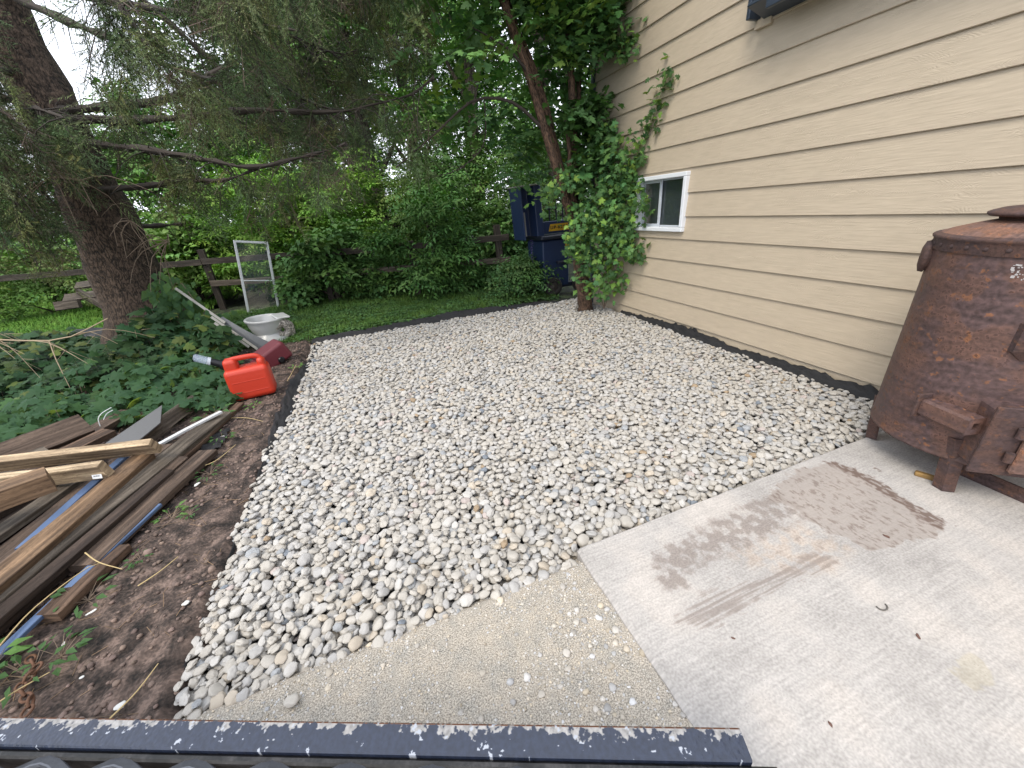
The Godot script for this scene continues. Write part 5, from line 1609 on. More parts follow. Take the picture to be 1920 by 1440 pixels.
# ---------------------------------------------------------------- rusty furnace
func build_furnace() -> void:
	var O := Vector3(2.21, 0, -0.64)
	var t := thing("furnace", "rust-brown riveted steel furnace on angle-iron legs beside the wall", "furnace", O)
	var mb := MB.new()
	mb.lathe([Vector2(0.0, 0.150), Vector2(0.27, 0.150), Vector2(0.286, 0.143), Vector2(0.296, 0.14), Vector2(0.298, 0.150), Vector2(0.293, 0.165), Vector2(0.292, 0.40), Vector2(0.291, 0.54), Vector2(0.290, 0.86), Vector2(0.290, 0.885)], 72)
	put("body", mb.mesh(), M.rust, t)
	mb = MB.new()
	mb.lathe([Vector2(0.288, 0.878), Vector2(0.295, 0.880), Vector2(0.296, 0.918), Vector2(0.301, 0.921), Vector2(0.302, 0.928), Vector2(0.297, 0.932), Vector2(0.28, 0.936)], 72)
	put("rim_band", mb.mesh(), M.rust_dark, t)
	mb = MB.new()
	mb.lathe([Vector2(0.287, 0.933), Vector2(0.26, 0.944), Vector2(0.20, 0.962), Vector2(0.15, 0.974), Vector2(0.05, 0.978), Vector2(0.0, 0.978)], 64)
	put("top_dome", mb.mesh(), M.rust_orange, t)
	var rv := ball_mesh(0.0075, 0.55)
	for i in 34:
		var a := TAU * i / 34.0
		if cos(a - 2.8) < -0.25: continue
		var o := put("rivet", rv, M.rust_dark, t)
		o.transform = Transform3D(Basis(Quaternion(Vector3.UP, Vector3(cos(a), 0, sin(a)))), Vector3(cos(a) * 0.2955, 0.900, sin(a) * 0.2955))
	# flue collar with a rolled lip on the dome
	mb = MB.new()
	mb.lathe([Vector2(0.150, 0.970), Vector2(0.152, 0.986), Vector2(0.178, 0.988), Vector2(0.184, 0.993), Vector2(0.184, 1.000), Vector2(0.176, 1.004), Vector2(0.150, 1.012), Vector2(0.08, 1.020), Vector2(0.0, 1.021)], 40)
	put("flue_lid", mb.mesh(), M.rust_dark, t)
	mb = MB.new()
	mb.tube([Vector3(-0.19, 0.990, 0.02), Vector3(-0.178, 0.996, 0.06), Vector3(-0.155, 0.994, 0.10)], [0.014, 0.016, 0.012], 10)
	put("lid_hinge", mb.mesh(), M.rust_dark, t)
	# port on the far side
	mb = MB.new()
	mb.o = Transform3D(Basis(Vector3.UP, Vector3(-0.45, 0.0, -0.893), Vector3.UP.cross(Vector3(-0.45, 0.0, -0.893))), Vector3(-0.115, 0.845, -0.228))
	mb.lathe([Vector2(0.052, 0.0), Vector2(0.052, 0.035), Vector2(0.06, 0.040), Vector2(0.057, 0.054), Vector2(0.035, 0.060), Vector2(0.0, 0.061)], 24)
	put("flue_port", mb.mesh(), M.rust_dark, t)
	# riveted seam
	mb = MB.new()
	for k in 9:
		var a0 := deg_to_rad(150.0)
		var y := 0.60 + k * 0.031
		mb.box(Transform3D(Basis(Vector3.UP, -a0), Vector3(cos(a0) * 0.2945, y, sin(a0) * 0.2945)), Vector3(0.007, 0.032, 0.075), 0.001)
	put("seam_strap", mb.mesh(), M.rust_orange, t)
	for k in 8:
		var a1 := deg_to_rad(156.0)
		var o := put("rivet", rv, M.rust_dark, t)
		o.transform = Transform3D(Basis(Quaternion(Vector3.UP, Vector3(cos(a1), 0, sin(a1)))), Vector3(cos(a1) * 0.298, 0.61 + k * 0.034, sin(a1) * 0.298))
	# door necks: boxes that run out of the body at 131 degrees
	var f := Vector3(cos(deg_to_rad(131)), 0, sin(deg_to_rad(131)))
	var sd := Vector3(-f.z, 0, f.x)   # away from the viewer's right
	var corner := Vector3(1.882, 0, -0.496) - O
	var bs := Basis(sd, Vector3.UP, sd.cross(Vector3.UP))
	if bs.z.dot(f) < 0: bs = Basis(-sd, Vector3.UP, (-sd).cross(Vector3.UP))
	var wide := 0.34
	var left := sd if sd.dot(Vector3(-1, 0, -0.4)) > 0 else -sd
	var cl := corner - left * (wide / 2)
	mb = MB.new()
	mb.box(Transform3D(bs, cl - f * 0.13 + Vector3(0, 0.29, 0)), Vector3(wide, 0.24, 0.26), 0.010)
	put("ash_box", mb.mesh(), M.rust, t)
	mb = MB.new()
	mb.box(Transform3D(bs, cl + f * 0.006 + Vector3(0, 0.285, 0)), Vector3(wide + 0.012, 0.265, 0.012), 0.003)
	put("ash_box_flange", mb.mesh(), M.rust_dark, t)
	var dr := Node3D.new(); dr.name = "ash_door"; t.add_child(dr, true)
	mb = MB.new()
	mb.box(Transform3D(bs, cl - left * 0.03 + f * 0.024 + Vector3(0, 0.285, 0)), Vector3(wide - 0.11, 0.22, 0.022), 0.007)
	put("door_plate", mb.mesh(), M.rust_orange, dr)
	mb = MB.new()
	mb.tube([cl + left * 0.10 + f * 0.026 + Vector3(0, 0.22, 0), cl + left * 0.10 + f * 0.026 + Vector3(0, 0.255, 0)], [0.012, 0.012], 10)
	mb.tube([cl + left * 0.10 + f * 0.026 + Vector3(0, 0.315, 0), cl + left * 0.10 + f * 0.026 + Vector3(0, 0.35, 0)], [0.012, 0.012], 10)
	put("hinge", mb.mesh(), M.rust_dark, dr)
	mb = MB.new()
	mb.box(Transform3D(bs, cl + left * 0.03 - f * 0.235 + Vector3(0, 0.412, 0)), Vector3(wide + 0.04, 0.008, 0.05), 0.002)
	put("top_flange", mb.mesh(), M.rust_dark, t)
	for k in 4:
		var o := put("bolt", rv, M.rust_dark, t)
		o.transform = Transform3D(Basis(), cl + left * (0.14 - k * 0.08) - f * 0.235 + Vector3(0, 0.418, 0))
	# square tube bracket with an open end
	var a := Vector3(1.915, 0.326, -0.672) - O
	var b := Vector3(1.872, 0.326, -0.520) - O
	var q := frame_at(a, b - a)
	mb = MB.new()
	var r := 0.033
	var wl := 0.009
	var outer := [Vector2(r, -r), Vector2(r, r), Vector2(-r, r), Vector2(-r, -r)]
	mb.sweep(PackedVector2Array([Vector2(r, -r + 0.008), Vector2(r, r - 0.008), Vector2(r - 0.008, r), Vector2(-r + 0.008, r), Vector2(-r, r - 0.008), Vector2(-r, -r + 0.008), Vector2(-r + 0.008, -r), Vector2(r - 0.008, -r)]), [q, Transform3D(q.basis, b)], false)
	var cap := Transform3D(q.basis, b)
	for k in 4:
		var p0: Vector2 = outer[k]
		var p1: Vector2 = outer[(k + 1) % 4]
		var i0 := p0 * 0.38
		var i1 := p1 * 0.38
		mb.quad(cap * Vector3(p0.x, p0.y, 0), cap * Vector3(p1.x, p1.y, 0), cap * Vector3(i1.x, i1.y, 0), cap * Vector3(i0.x, i0.y, 0))
		mb.quad(cap * Vector3(i0.x, i0.y, 0), cap * Vector3(i1.x, i1.y, 0), cap * Vector3(i1.x, i1.y, -0.06), cap * Vector3(i0.x, i0.y, -0.06))
	mb.quad(cap * Vector3(-0.012, -0.012, -0.058), cap * Vector3(0.012, -0.012, -0.058), cap * Vector3(0.012, 0.012, -0.058), cap * Vector3(-0.012, 0.012, -0.058))
	put("bracket_tube", mb.mesh(), M.rust, t)
	mb = MB.new()
	mb.box(Transform3D(q.basis, a + Vector3(0.005, 0.004, -0.006)), Vector3(0.10, 0.098, 0.012), 0.003)
	put("bracket_plate", mb.mesh(), M.rust_dark, t)
	# upper fire door neck
	var cu := Vector3(1.905, 0, -0.535) - O - left * 0.16
	mb = MB.new()
	mb.box(Transform3D(bs, cu - f * 0.12 + Vector3(0, 0.635, 0)), Vector3(0.30, 0.15, 0.28), 0.028)
	put("fire_neck", mb.mesh(), M.rust_dark, t)
	mb = MB.new()
	mb.box(Transform3D(bs, cu - f * 0.165 + left * 0.012 + Vector3(0, 0.635, 0)), Vector3(0.37, 0.215, 0.012), 0.004)
	put("fire_neck_flange", mb.mesh(), M.rust_dark, t)
	for k in 5:
		var o := put("rivet", rv, M.rust_orange, t)
		o.transform = Transform3D(Basis(Quaternion(Vector3.UP, f)), cu - f * 0.158 + left * 0.175 + Vector3(0, 0.555 + k * 0.04, 0))
	# remains of pale paint below the rim
	var pw := mat(lin(0.42, 0.40, 0.40), 0.9)
	mb = MB.new()
	for k in 130:
		var aa := deg_to_rad(rf(138, 176))
		var yy := 0.862 - absf(rng.randfn()) * 0.018 - (0.02 if rng.randf() < 0.4 else 0.0)
		var s := rf(0.0015, 0.005)
		mb.box(Transform3D(Basis(Vector3.UP, -aa), Vector3(cos(aa) * 0.2905, yy, sin(aa) * 0.2905)), Vector3(0.0012, s * rf(0.6, 2.0), s * rf(1, 2.4)), 0.0003)
	put("paint_flakes", mb.mesh(), pw, t)
	# angle-iron legs
	for l in [[Vector3(2.098, 0, -0.890), Vector3(2.135, 0.20, -0.925), 210.0], [Vector3(1.940, 0, -0.543), Vector3(1.922, 0.235, -0.562), 165.0], [Vector3(2.46, 0, -0.52), Vector3(2.42, 0.19, -0.52), 20.0]]:
		mb = MB.new()
		var p0: Vector3 = l[0] - O
		var p1: Vector3 = l[1] - O
		var ang := deg_to_rad(l[2])
		var fr := frame_at(p0, p1 - p0, Vector3(cos(ang), 0, sin(ang)))
		var w := 0.031
		var th := 0.006
		mb.sweep(PackedVector2Array([Vector2(0, 0), Vector2(w, -w * 0.6), Vector2(w, -w * 0.6 + th * 1.4), Vector2(0, th * 1.4), Vector2(-w, -w * 0.6 + th * 1.4), Vector2(-w, -w * 0.6)]), [fr, Transform3D(fr.basis, p1)])
		put("leg", mb.mesh(), M.rust_dark, t)
	# loose angle iron on the slab under the furnace
	var rail := MB.new()
	var rf0 := frame_at(Vector3(2.16, 0.0, -0.61), Vector3(-0.02, 0, 0.46))
	rail.sweep(PackedVector2Array([Vector2(0.05, 0.0), Vector2(0.05, 0.006), Vector2(-0.044, 0.006), Vector2(-0.044, 0.055), Vector2(-0.05, 0.055), Vector2(-0.05, 0.0)]), [rf0, Transform3D(rf0.basis, Vector3(2.13, 0.0, -0.02))])
	tag(put("angle_iron", rail.mesh(), M.rust_dark), "rusty length of angle iron lying on the slab under the furnace", "angle iron")
	var ch := MB.new()
	ch.box(Transform3D(Basis.from_euler(Vector3(0.0, 0.38, 0.0)), Vector3(1.974, 0.0095, -0.612)), Vector3(0.022, 0.019, 0.066), 0.003)
	tag(put("wood_scrap", ch.mesh(), mat(lin(0.52, 0.34, 0.12), 0.7, {"albedo_texture": M.grain})), "small yellow offcut of wood on the slab by a furnace leg", "wood scrap")

func ball_mesh(r: float, flat := 1.0) -> ArrayMesh:
	var mb := MB.new()
	var prof := []
	for i in 6:
		var a := PI / 2 * i / 5.0
		prof.append(Vector2(cos(a) * r, sin(a) * r * flat))
	mb.lathe(prof, 12)
	return mb.mesh()

# ---------------------------------------------------------------- lumber pile
func build_lumber() -> void:
	# label, p, q, width, thickness, roll, material, bow
	var B := [
		["dark plank lying flat under the pile, lower left end", Vector3(-2.0, 0.045, -1.42), Vector3(-1.56, 0.05, -2.30), 0.14, 0.038, 0.05, "wood_dark", "plank"],
		["dark narrow plank at the left under the light lumber", Vector3(-2.05, 0.085, -1.45), Vector3(-1.69, 0.085, -2.27), 0.09, 0.036, 0.1, "wood_dark", "plank"],
		["wide dark brown plank propped at the back left of the pile", Vector3(-2.25, 0.16, -2.35), Vector3(-1.80, 0.15, -2.84), 0.14, 0.038, 0.75, "wood_brown", "plank"],
		["short brown plank behind the grey sheet, pointing up-right", Vector3(-1.95, 0.075, -2.42), Vector3(-1.76, 0.06, -3.16), 0.088, 0.036, 0.25, "wood_brown", "plank"],
		["reddish plank end left of the grey sheet", Vector3(-1.90, 0.11, -2.30), Vector3(-1.66, 0.105, -2.74), 0.09, 0.036, 0.15, "wood_red", "plank"],
		["long weathered board with white paint flecks", Vector3(-1.47, 0.115, -1.10), Vector3(-1.085, 0.055, -2.78), 0.085, 0.036, 0.30, "wood_grey", "board"],
		["thin brown strip along the right edge of the flecked board", Vector3(-1.20, 0.045, -2.10), Vector3(-1.045, 0.022, -2.98), 0.045, 0.03, 0.2, "wood_red", "strip"],
		["orange-brown stud lying over the blue strip end", Vector3(-1.44, 0.135, -1.22), Vector3(-1.278, 0.125, -2.24), 0.085, 0.038, 0.15, "wood_post", "stud"],
		["brown stud end tucked behind the orange-brown stud", Vector3(-1.44, 0.085, -1.75), Vector3(-1.268, 0.08, -2.40), 0.085, 0.038, 0.1, "wood_brown", "stud"],
		["wide brown plank under the blue strip, left of the studs", Vector3(-1.62, 0.06, -1.30), Vector3(-1.42, 0.075, -2.25), 0.15, 0.036, 0.06, "wood_brown", "plank"],
		["thin round-edged stick between the flecked board and the wide plank", Vector3(-1.42, 0.06, -1.28), Vector3(-1.147, 0.05, -2.26), 0.05, 0.036, 0.3, "wood_brown", "stick"],
		["wide flat plank with a bolt hole on the right of the pile", Vector3(-1.245, 0.035, -1.56), Vector3(-1.05, 0.03, -2.31), 0.095, 0.034, 0.08, "wood_brown", "plank"],
		["dark plank wedged under the flecked board", Vector3(-1.44, 0.03, -1.30), Vector3(-1.2, 0.025, -2.2), 0.12, 0.034, 0.0, "wood_dark", "plank"],
		["short brown board on the soil in front of the pile", Vector3(-1.245, 0.022, -1.36), Vector3(-1.165, 0.02, -1.645), 0.07, 0.034, 0.1, "wood_red", "board"],
		["long pale stud lying across the top of the pile", Vector3(-2.35, 0.225, -2.43), Vector3(-1.196, 0.185, -2.205), 0.038, 0.088, 0.5, "wood_tan", "stud"],
		["pale board with a white paper tag on its end", Vector3(-2.2, 0.195, -2.275), Vector3(-1.336, 0.185, -2.06), 0.038, 0.086, 0.25, "wood_pale", "board"],
		["thick square post end at the left edge of the pile", Vector3(-2.1, 0.25, -1.60), Vector3(-1.475, 0.235, -1.985), 0.088, 0.088, 0.12, "wood_post", "post"],
		["narrow weathered plank left of the blue strip, under the pale board", Vector3(-1.75, 0.10, -1.5), Vector3(-1.50, 0.11, -2.3), 0.07, 0.03, 0.1, "wood_grey", "plank"],
		["weathered plank between the blue strip and the orange-brown stud", Vector3(-1.53, 0.105, -1.22), Vector3(-1.35, 0.105, -2.10), 0.06, 0.03, 0.05, "wood_brown", "plank"],
		["narrow dark plank between the flecked board and the round-edged stick", Vector3(-1.39, 0.085, -1.18), Vector3(-1.155, 0.065, -2.12), 0.045, 0.03, 0.3, "wood_dark", "plank"],
		["grey plank at the far left behind the long pale stud", Vector3(-2.35, 0.12, -2.05), Vector3(-1.85, 0.12, -2.58), 0.10, 0.03, 0.4, "wood_grey", "plank"],
		["grey-sided board with a pale top edge beyond the grey sheet", Vector3(-1.47, 0.065, -2.56), Vector3(-1.355, 0.06, -3.13), 0.088, 0.04, 1.1, "wood_grey", "board"],
	]
	for b in B:
		var o := put("lumber_%s" % b[7], board(b[1], b[2], b[3], b[4], b[5], rf(-0.006, 0.006), 0.0015), M[b[6]])
		tag(o, b[0], "lumber", "boards in the lumber pile")
	# knots, bolt hole, tag, paint flecks belong to their boards
	var blue := mat(lin(0.10, 0.155, 0.275), 0.45, {"metallic": 0.2, "normal_enabled": true, "normal_texture": M.fine_n, "normal_scale": 0.3})
	var strip := func(p: Vector3, q: Vector3, w: float, m: Material, label: String, roll: float) -> void:
		var mb := MB.new()
		var f := frame_at(p, q - p)
		f.basis = f.basis * Basis(Vector3(0, 0, 1), roll)
		var poly := PackedVector2Array([Vector2(w / 2, -0.012), Vector2(w / 2, 0.0), Vector2(w / 2 - 0.002, 0.002), Vector2(-w / 2 + 0.002, 0.002), Vector2(-w / 2, 0.0), Vector2(-w / 2, -0.012), Vector2(-w / 2 + 0.0015, -0.012), Vector2(-w / 2 + 0.0015, -0.001), Vector2(w / 2 - 0.0015, -0.001), Vector2(w / 2 - 0.0015, -0.012)])
		mb.sweep(poly, [f, Transform3D(f.basis, p.lerp(q, 0.5) + Vector3(0, 0.004, 0)), Transform3D(f.basis, q)])
		tag(put("metal_strip", mb.mesh(), m), label, "metal strip")
	strip.call(Vector3(-1.462, 0.115, -1.685), Vector3(-1.368, 0.14, -2.32), 0.034, blue, "blue painted metal strip lying on top of the pile", 0.15)
	strip.call(Vector3(-1.325, 0.034, -1.18), Vector3(-1.116, 0.046, -1.868), 0.028, blue, "blue painted metal strip on the soil in front of the pile", 0.1)
	strip.call(Vector3(-1.335, 0.10, -2.36), Vector3(-1.073, 0.10, -2.719), 0.024, mat(lin(0.62, 0.63, 0.64), 0.4), "white metal strip sticking out of the back of the pile", 0.1)
	# grey sheet
	var sh := MB.new()
	var P := [Vector3(-1.60, 0.115, -2.50), Vector3(-1.50, 0.105, -2.72), Vector3(-1.484, 0.12, -3.0), Vector3(-1.365, 0.13, -2.66), Vector3(-1.40, 0.125, -2.45), Vector3(-1.52, 0.11, -2.36)]
	for i in range(1, P.size() - 1):
		sh.tri(P[0], P[i + 1], P[i]); sh.tri(P[0] - Vector3(0, 0.006, 0), P[i] - Vector3(0, 0.006, 0), P[i + 1] - Vector3(0, 0.006, 0))
	for i in P.size():
		var a: Vector3 = P[i]
		var b: Vector3 = P[(i + 1) % P.size()]
		sh.quad(a, a - Vector3(0, 0.006, 0), b - Vector3(0, 0.006, 0), b)
	tag(put("grey_sheet", sh.mesh(), triplanar(bumpy(mat(lin(0.115, 0.115, 0.118), 0.6), M.fine_n, 0.4), 4.0)), "flat grey sheet of board wedged in the back of the pile", "sheet")
	# white bent wires
	var wire := mat(lin(0.6, 0.62, 0.62), 0.5)
	var w1 := MB.new()
	w1.tube(lerp_curve([Vector3(-1.74, 0.12, -2.83), Vector3(-1.735, 0.165, -2.84), Vector3(-1.715, 0.19, -2.86), Vector3(-1.675, 0.205, -2.89)], 12), taper(0.0024, 0.0024, 12), 6)
	w1.tube(lerp_curve([Vector3(-1.72, 0.15, -2.85), Vector3(-1.70, 0.178, -2.87), Vector3(-1.672, 0.188, -2.885)], 10), taper(0.0024, 0.0024, 10), 6)
	tag(put("bent_wire", w1.mesh(), wire), "pair of bent white wires sticking up behind the pile", "wire")
	# paper tag
	var tg := MB.new()
	var e := Vector3(-1.336, 0.185, -2.06)
	var dd := (Vector3(-2.2, 0.195, -2.275) - e).normalized()
	var f2 := frame_at(e + dd * 0.028, dd)
	f2.basis = f2.basis * Basis(Vector3(0, 0, 1), 0.25)
	var side := f2.basis.x if f2.basis.x.dot(Vector3(0.5, 0, 0.9)) > 0 else -f2.basis.x
	var tf := Transform3D(Basis(dd, f2.basis.y, dd.cross(f2.basis.y)).orthonormalized(), f2.origin + side * 0.0200 - f2.basis.y * 0.024)
	tg.box(tf, Vector3(0.042, 0.020, 0.0014), 0.0003)
	var tagn := put("paper_tag", tg.mesh(), mat(lin(0.72, 0.74, 0.76), 0.5))
	tag(tagn, "small white printed tag stapled to the end of the pale board", "tag")
	var bar := MB.new()
	for k in 7: bar.box(tf * Transform3D(Basis(), Vector3(-0.012 + k * 0.0042, 0.003, 0.0 + (0.0012 if side.dot(tf.basis.z) > 0 else -0.0012))), Vector3(0.0012 + 0.0012 * (k % 2), 0.007, 0.0008), 0.0001)
	put("print_lines", bar.mesh(), mat(lin(0.12, 0.12, 0.13), 0.6), tagn)
	# flecks of old paint on the flecked board, and the bolt hole of the wide plank
	var pf := MB.new()
	var fp := Vector3(-1.47, 0.115, -1.10)
	var fq := Vector3(-1.085, 0.055, -2.78)
	var ff := frame_at(fp, fq - fp)
	ff.basis = ff.basis * Basis(Vector3(0, 0, 1), 0.30)
	for k in 34:
		var u := clampf(0.42 + rng.randfn() * 0.2, 0.03, 0.97)
		var sz := rf(0.003, 0.011)
		pf.box(Transform3D(ff.basis * Basis(Vector3.UP, rf(-0.5, 0.5)), fp.lerp(fq, u) + ff.basis.y * 0.0186 + ff.basis.x * rf(-0.036, 0.036)), Vector3(sz * 0.6, 0.0012, sz * rf(0.8, 2.2)), 0.0003)
	var fl := put("paint_flecks", pf.mesh(), mat(lin(0.5, 0.49, 0.44), 0.8), get_node("lumber_board"))
	fl.set_meta("kind", "stuff")
	var bh := MB.new()
	bh.lathe([Vector2(0.0, 0.0), Vector2(0.007, 0.0), Vector2(0.0085, 0.0008), Vector2(0.0085, -0.004)], 14)
	bh.o = Transform3D()
	var hole := put("bolt_hole", bh.mesh(), mat(lin(0.02, 0.016, 0.014), 0.9), get_node("lumber_plank_006"))
	hole.position = Vector3(-1.118, 0.0515, -2.05)
	# black plastic scraps by the pile
	var sc := MB.new()
	var nz := noise(18.0, 151, 3)
	var pp := PackedVector3Array()
	for j in 13:
		for i in 13:
			var x := -1.19 + 0.17 * i / 12.0
			var z := -2.62 + 0.24 * j / 12.0
			pp.append(Vector3(x + nz.get_noise_2d(z, x) * 0.02, 0.012 + nz.get_noise_2d(x, z) * 0.03, z))
	sc.sheet(pp, 12, 12)
	tag(put("plastic_scrap", sc.mesh(), M.fabric), "crumpled black plastic scrap under the boards", "plastic")

# ---------------------------------------------------------------- fuel cans
func rounded_block(mb: MB, t: Transform3D, s: Vector3, r: float, top_in := 0.0, seg := 6) -> void:
	# a block with round vertical edges and a round shoulder, smooth shaded
	var base := mb.v.size()
	var ring := 4 * (seg + 1)
	var rows := []
	for i in seg + 1:
		var a := PI / 2 * i / seg
		rows.append([-s.y / 2 + r * 0.7 * (1 - sin(a)), r * (1 - cos(a)) * 0.7 * -1.0])
	rows.reverse()
	var prof := []
	for i in seg + 1:
		var a := -PI / 2 + PI / 2 * i / seg
		prof.append(Vector2(cos(a) * r - r, -s.y / 2 + r + sin(a) * r))
	for i in seg + 1:
		var a := PI / 2 * i / seg
		prof.append(Vector2(cos(a) * r - r - top_in, s.y / 2 - r + sin(a) * r))
	for p in prof:
		for q in 4:
			for i in seg + 1:
				var a := PI / 2 * q + PI / 2 * i / seg
				var cx := (s.x / 2 - r) * (1.0 if q == 0 or q == 3 else -1.0)
				var cz := (s.z / 2 - r) * (1.0 if q < 2 else -1.0)
				var rr: float = r + p.x
				var ins: float = minf(rr, 0.0)
				mb.vert(t * Vector3(cx + cos(a) * maxf(rr, 0.0) + sign(cx) * ins, p.y, cz + sin(a) * maxf(rr, 0.0) + sign(cz) * ins), Vector3.UP, Vector2(a, p.y))
	for k in prof.size() - 1:
		for i in ring:
			var a := base + k * ring + i
			var b := base + k * ring + (i + 1) % ring
			mb.ix.append_array(PackedInt32Array([a, b, a + ring, b, b + ring, a + ring]))
	for e in 2:
		var off := base if e == 0 else base + (prof.size() - 1) * ring
		var cp := mb.vert(t * Vector3(0, (-s.y if e == 0 else s.y) / 2, 0), Vector3.UP, Vector2.ZERO)
		for i in ring:
			if e == 0: mb.ix.append_array(PackedInt32Array([cp, off + (i + 1) % ring, off + i]))
			else: mb.ix.append_array(PackedInt32Array([cp, off + i, off + (i + 1) % ring]))
	mb.renormal(base)

func build_cans() -> void:
	var orange := mat(lin(0.50, 0.036, 0.014), 0.45, {"normal_enabled": true, "normal_texture": M.fine_n, "normal_scale": 0.25})
	var yaw := 0.10
	var can := thing("fuel_can", "orange-red plastic fuel can with black spout at the edge of the shrubs", "fuel can", Vector3(-0.985, 0.0, -3.17))
	can.rotation.y = yaw
	can.scale = Vector3(0.90, 1.10, 0.95)
	var mb := MB.new()
	rounded_block(mb, Transform3D(Basis(), Vector3(0, 0.108, 0)), Vector3(0.315, 0.220, 0.155), 0.036)
	# shoulder on the spout side and the pillar at the other end
	rounded_block(mb, Transform3D(Basis(), Vector3(-0.092, 0.235, 0)), Vector3(0.10, 0.10, 0.10), 0.028)
	rounded_block(mb, Transform3D(Basis(), Vector3(0.115, 0.225, 0)), Vector3(0.06, 0.07, 0.085), 0.028)
	put("can_body", mb.mesh(), orange, can)
	mb = MB.new()
	mb.tube(lerp_curve([Vector3(-0.105, 0.268, 0.0), Vector3(-0.06, 0.276, 0), Vector3(0.06, 0.276, 0), Vector3(0.105, 0.266, 0.0), Vector3(0.135, 0.232, 0.0)], 16), taper(0.017, 0.017, 16), 12)
	put("handle", mb.mesh(), orange, can)
	mb = MB.new()
	for y in [0.055, 0.13]:
		mb.box(Transform3D(Basis(), Vector3(0.0, y, 0.0780)), Vector3(0.24, 0.004, 0.003), 0.001)
	put("mould_ridge", mb.mesh(), orange, can)
	var blk := mat(lin(0.012, 0.012, 0.015), 0.35)
	mb = MB.new()
	var s0 := Vector3(-0.125, 0.245, 0.0)
	var sd := Vector3(-0.80, 0.45, 0.1).normalized()
	mb.tube([s0, s0 + sd * 0.035, s0 + sd * 0.036, s0 + sd * 0.10], [0.036, 0.036, 0.026, 0.022], 16)
	put("spout", mb.mesh(), blk, can)
	mb = MB.new()
	mb.tube([s0 + sd * 0.095, s0 + sd * 0.115], [0.027, 0.027], 16)
	put("spout_collar", mb.mesh(), mat(lin(0.5, 0.55, 0.62), 0.3), can)
	mb = MB.new()
	mb.tube([s0 + sd * 0.112, s0 + sd * 0.118, s0 + sd * 0.19, s0 + sd * 0.20], [0.020, 0.026, 0.026, 0.015], 16)
	put("clear_cap", mb.mesh(), mat(Color(0.85, 0.9, 1.0, 0.22), 0.08, {"transparency": BaseMaterial3D.TRANSPARENCY_ALPHA}), can)
	# dark red can lying behind it
	var red := mat(lin(0.13, 0.018, 0.028), 0.5, {"normal_enabled": true, "normal_texture": M.fine_n, "normal_scale": 0.25})
	var c2 := thing("fuel_can", "dark red plastic fuel can tipped over behind the orange one", "fuel can", Vector3(-0.99, 0.075, -3.93))
	c2.rotation = Vector3(0.0, 0.5, 0.38)
	mb = MB.new()
	rounded_block(mb, Transform3D(), Vector3(0.27, 0.17, 0.21), 0.03)
	rounded_block(mb, Transform3D(Basis(), Vector3(-0.13, -0.01, 0.0)), Vector3(0.10, 0.12, 0.15), 0.03)
	put("can_body", mb.mesh(), red, c2)
	mb = MB.new()
	mb.tube(lerp_curve([Vector3(-0.16, 0.0, 0.07), Vector3(-0.205, 0.0, 0.04), Vector3(-0.205, 0.0, -0.04), Vector3(-0.16, 0.0, -0.07)], 12), taper(0.014, 0.014, 12), 10)
	put("handle", mb.mesh(), red, c2)
	mb = MB.new()
	mb.tube([Vector3(0.02, -0.05, 0.100), Vector3(0.02, -0.05, 0.112), Vector3(0.02, -0.05, 0.113)], [0.030, 0.030, 0.02], 16)
	put("cap", mb.mesh(), blk, c2)

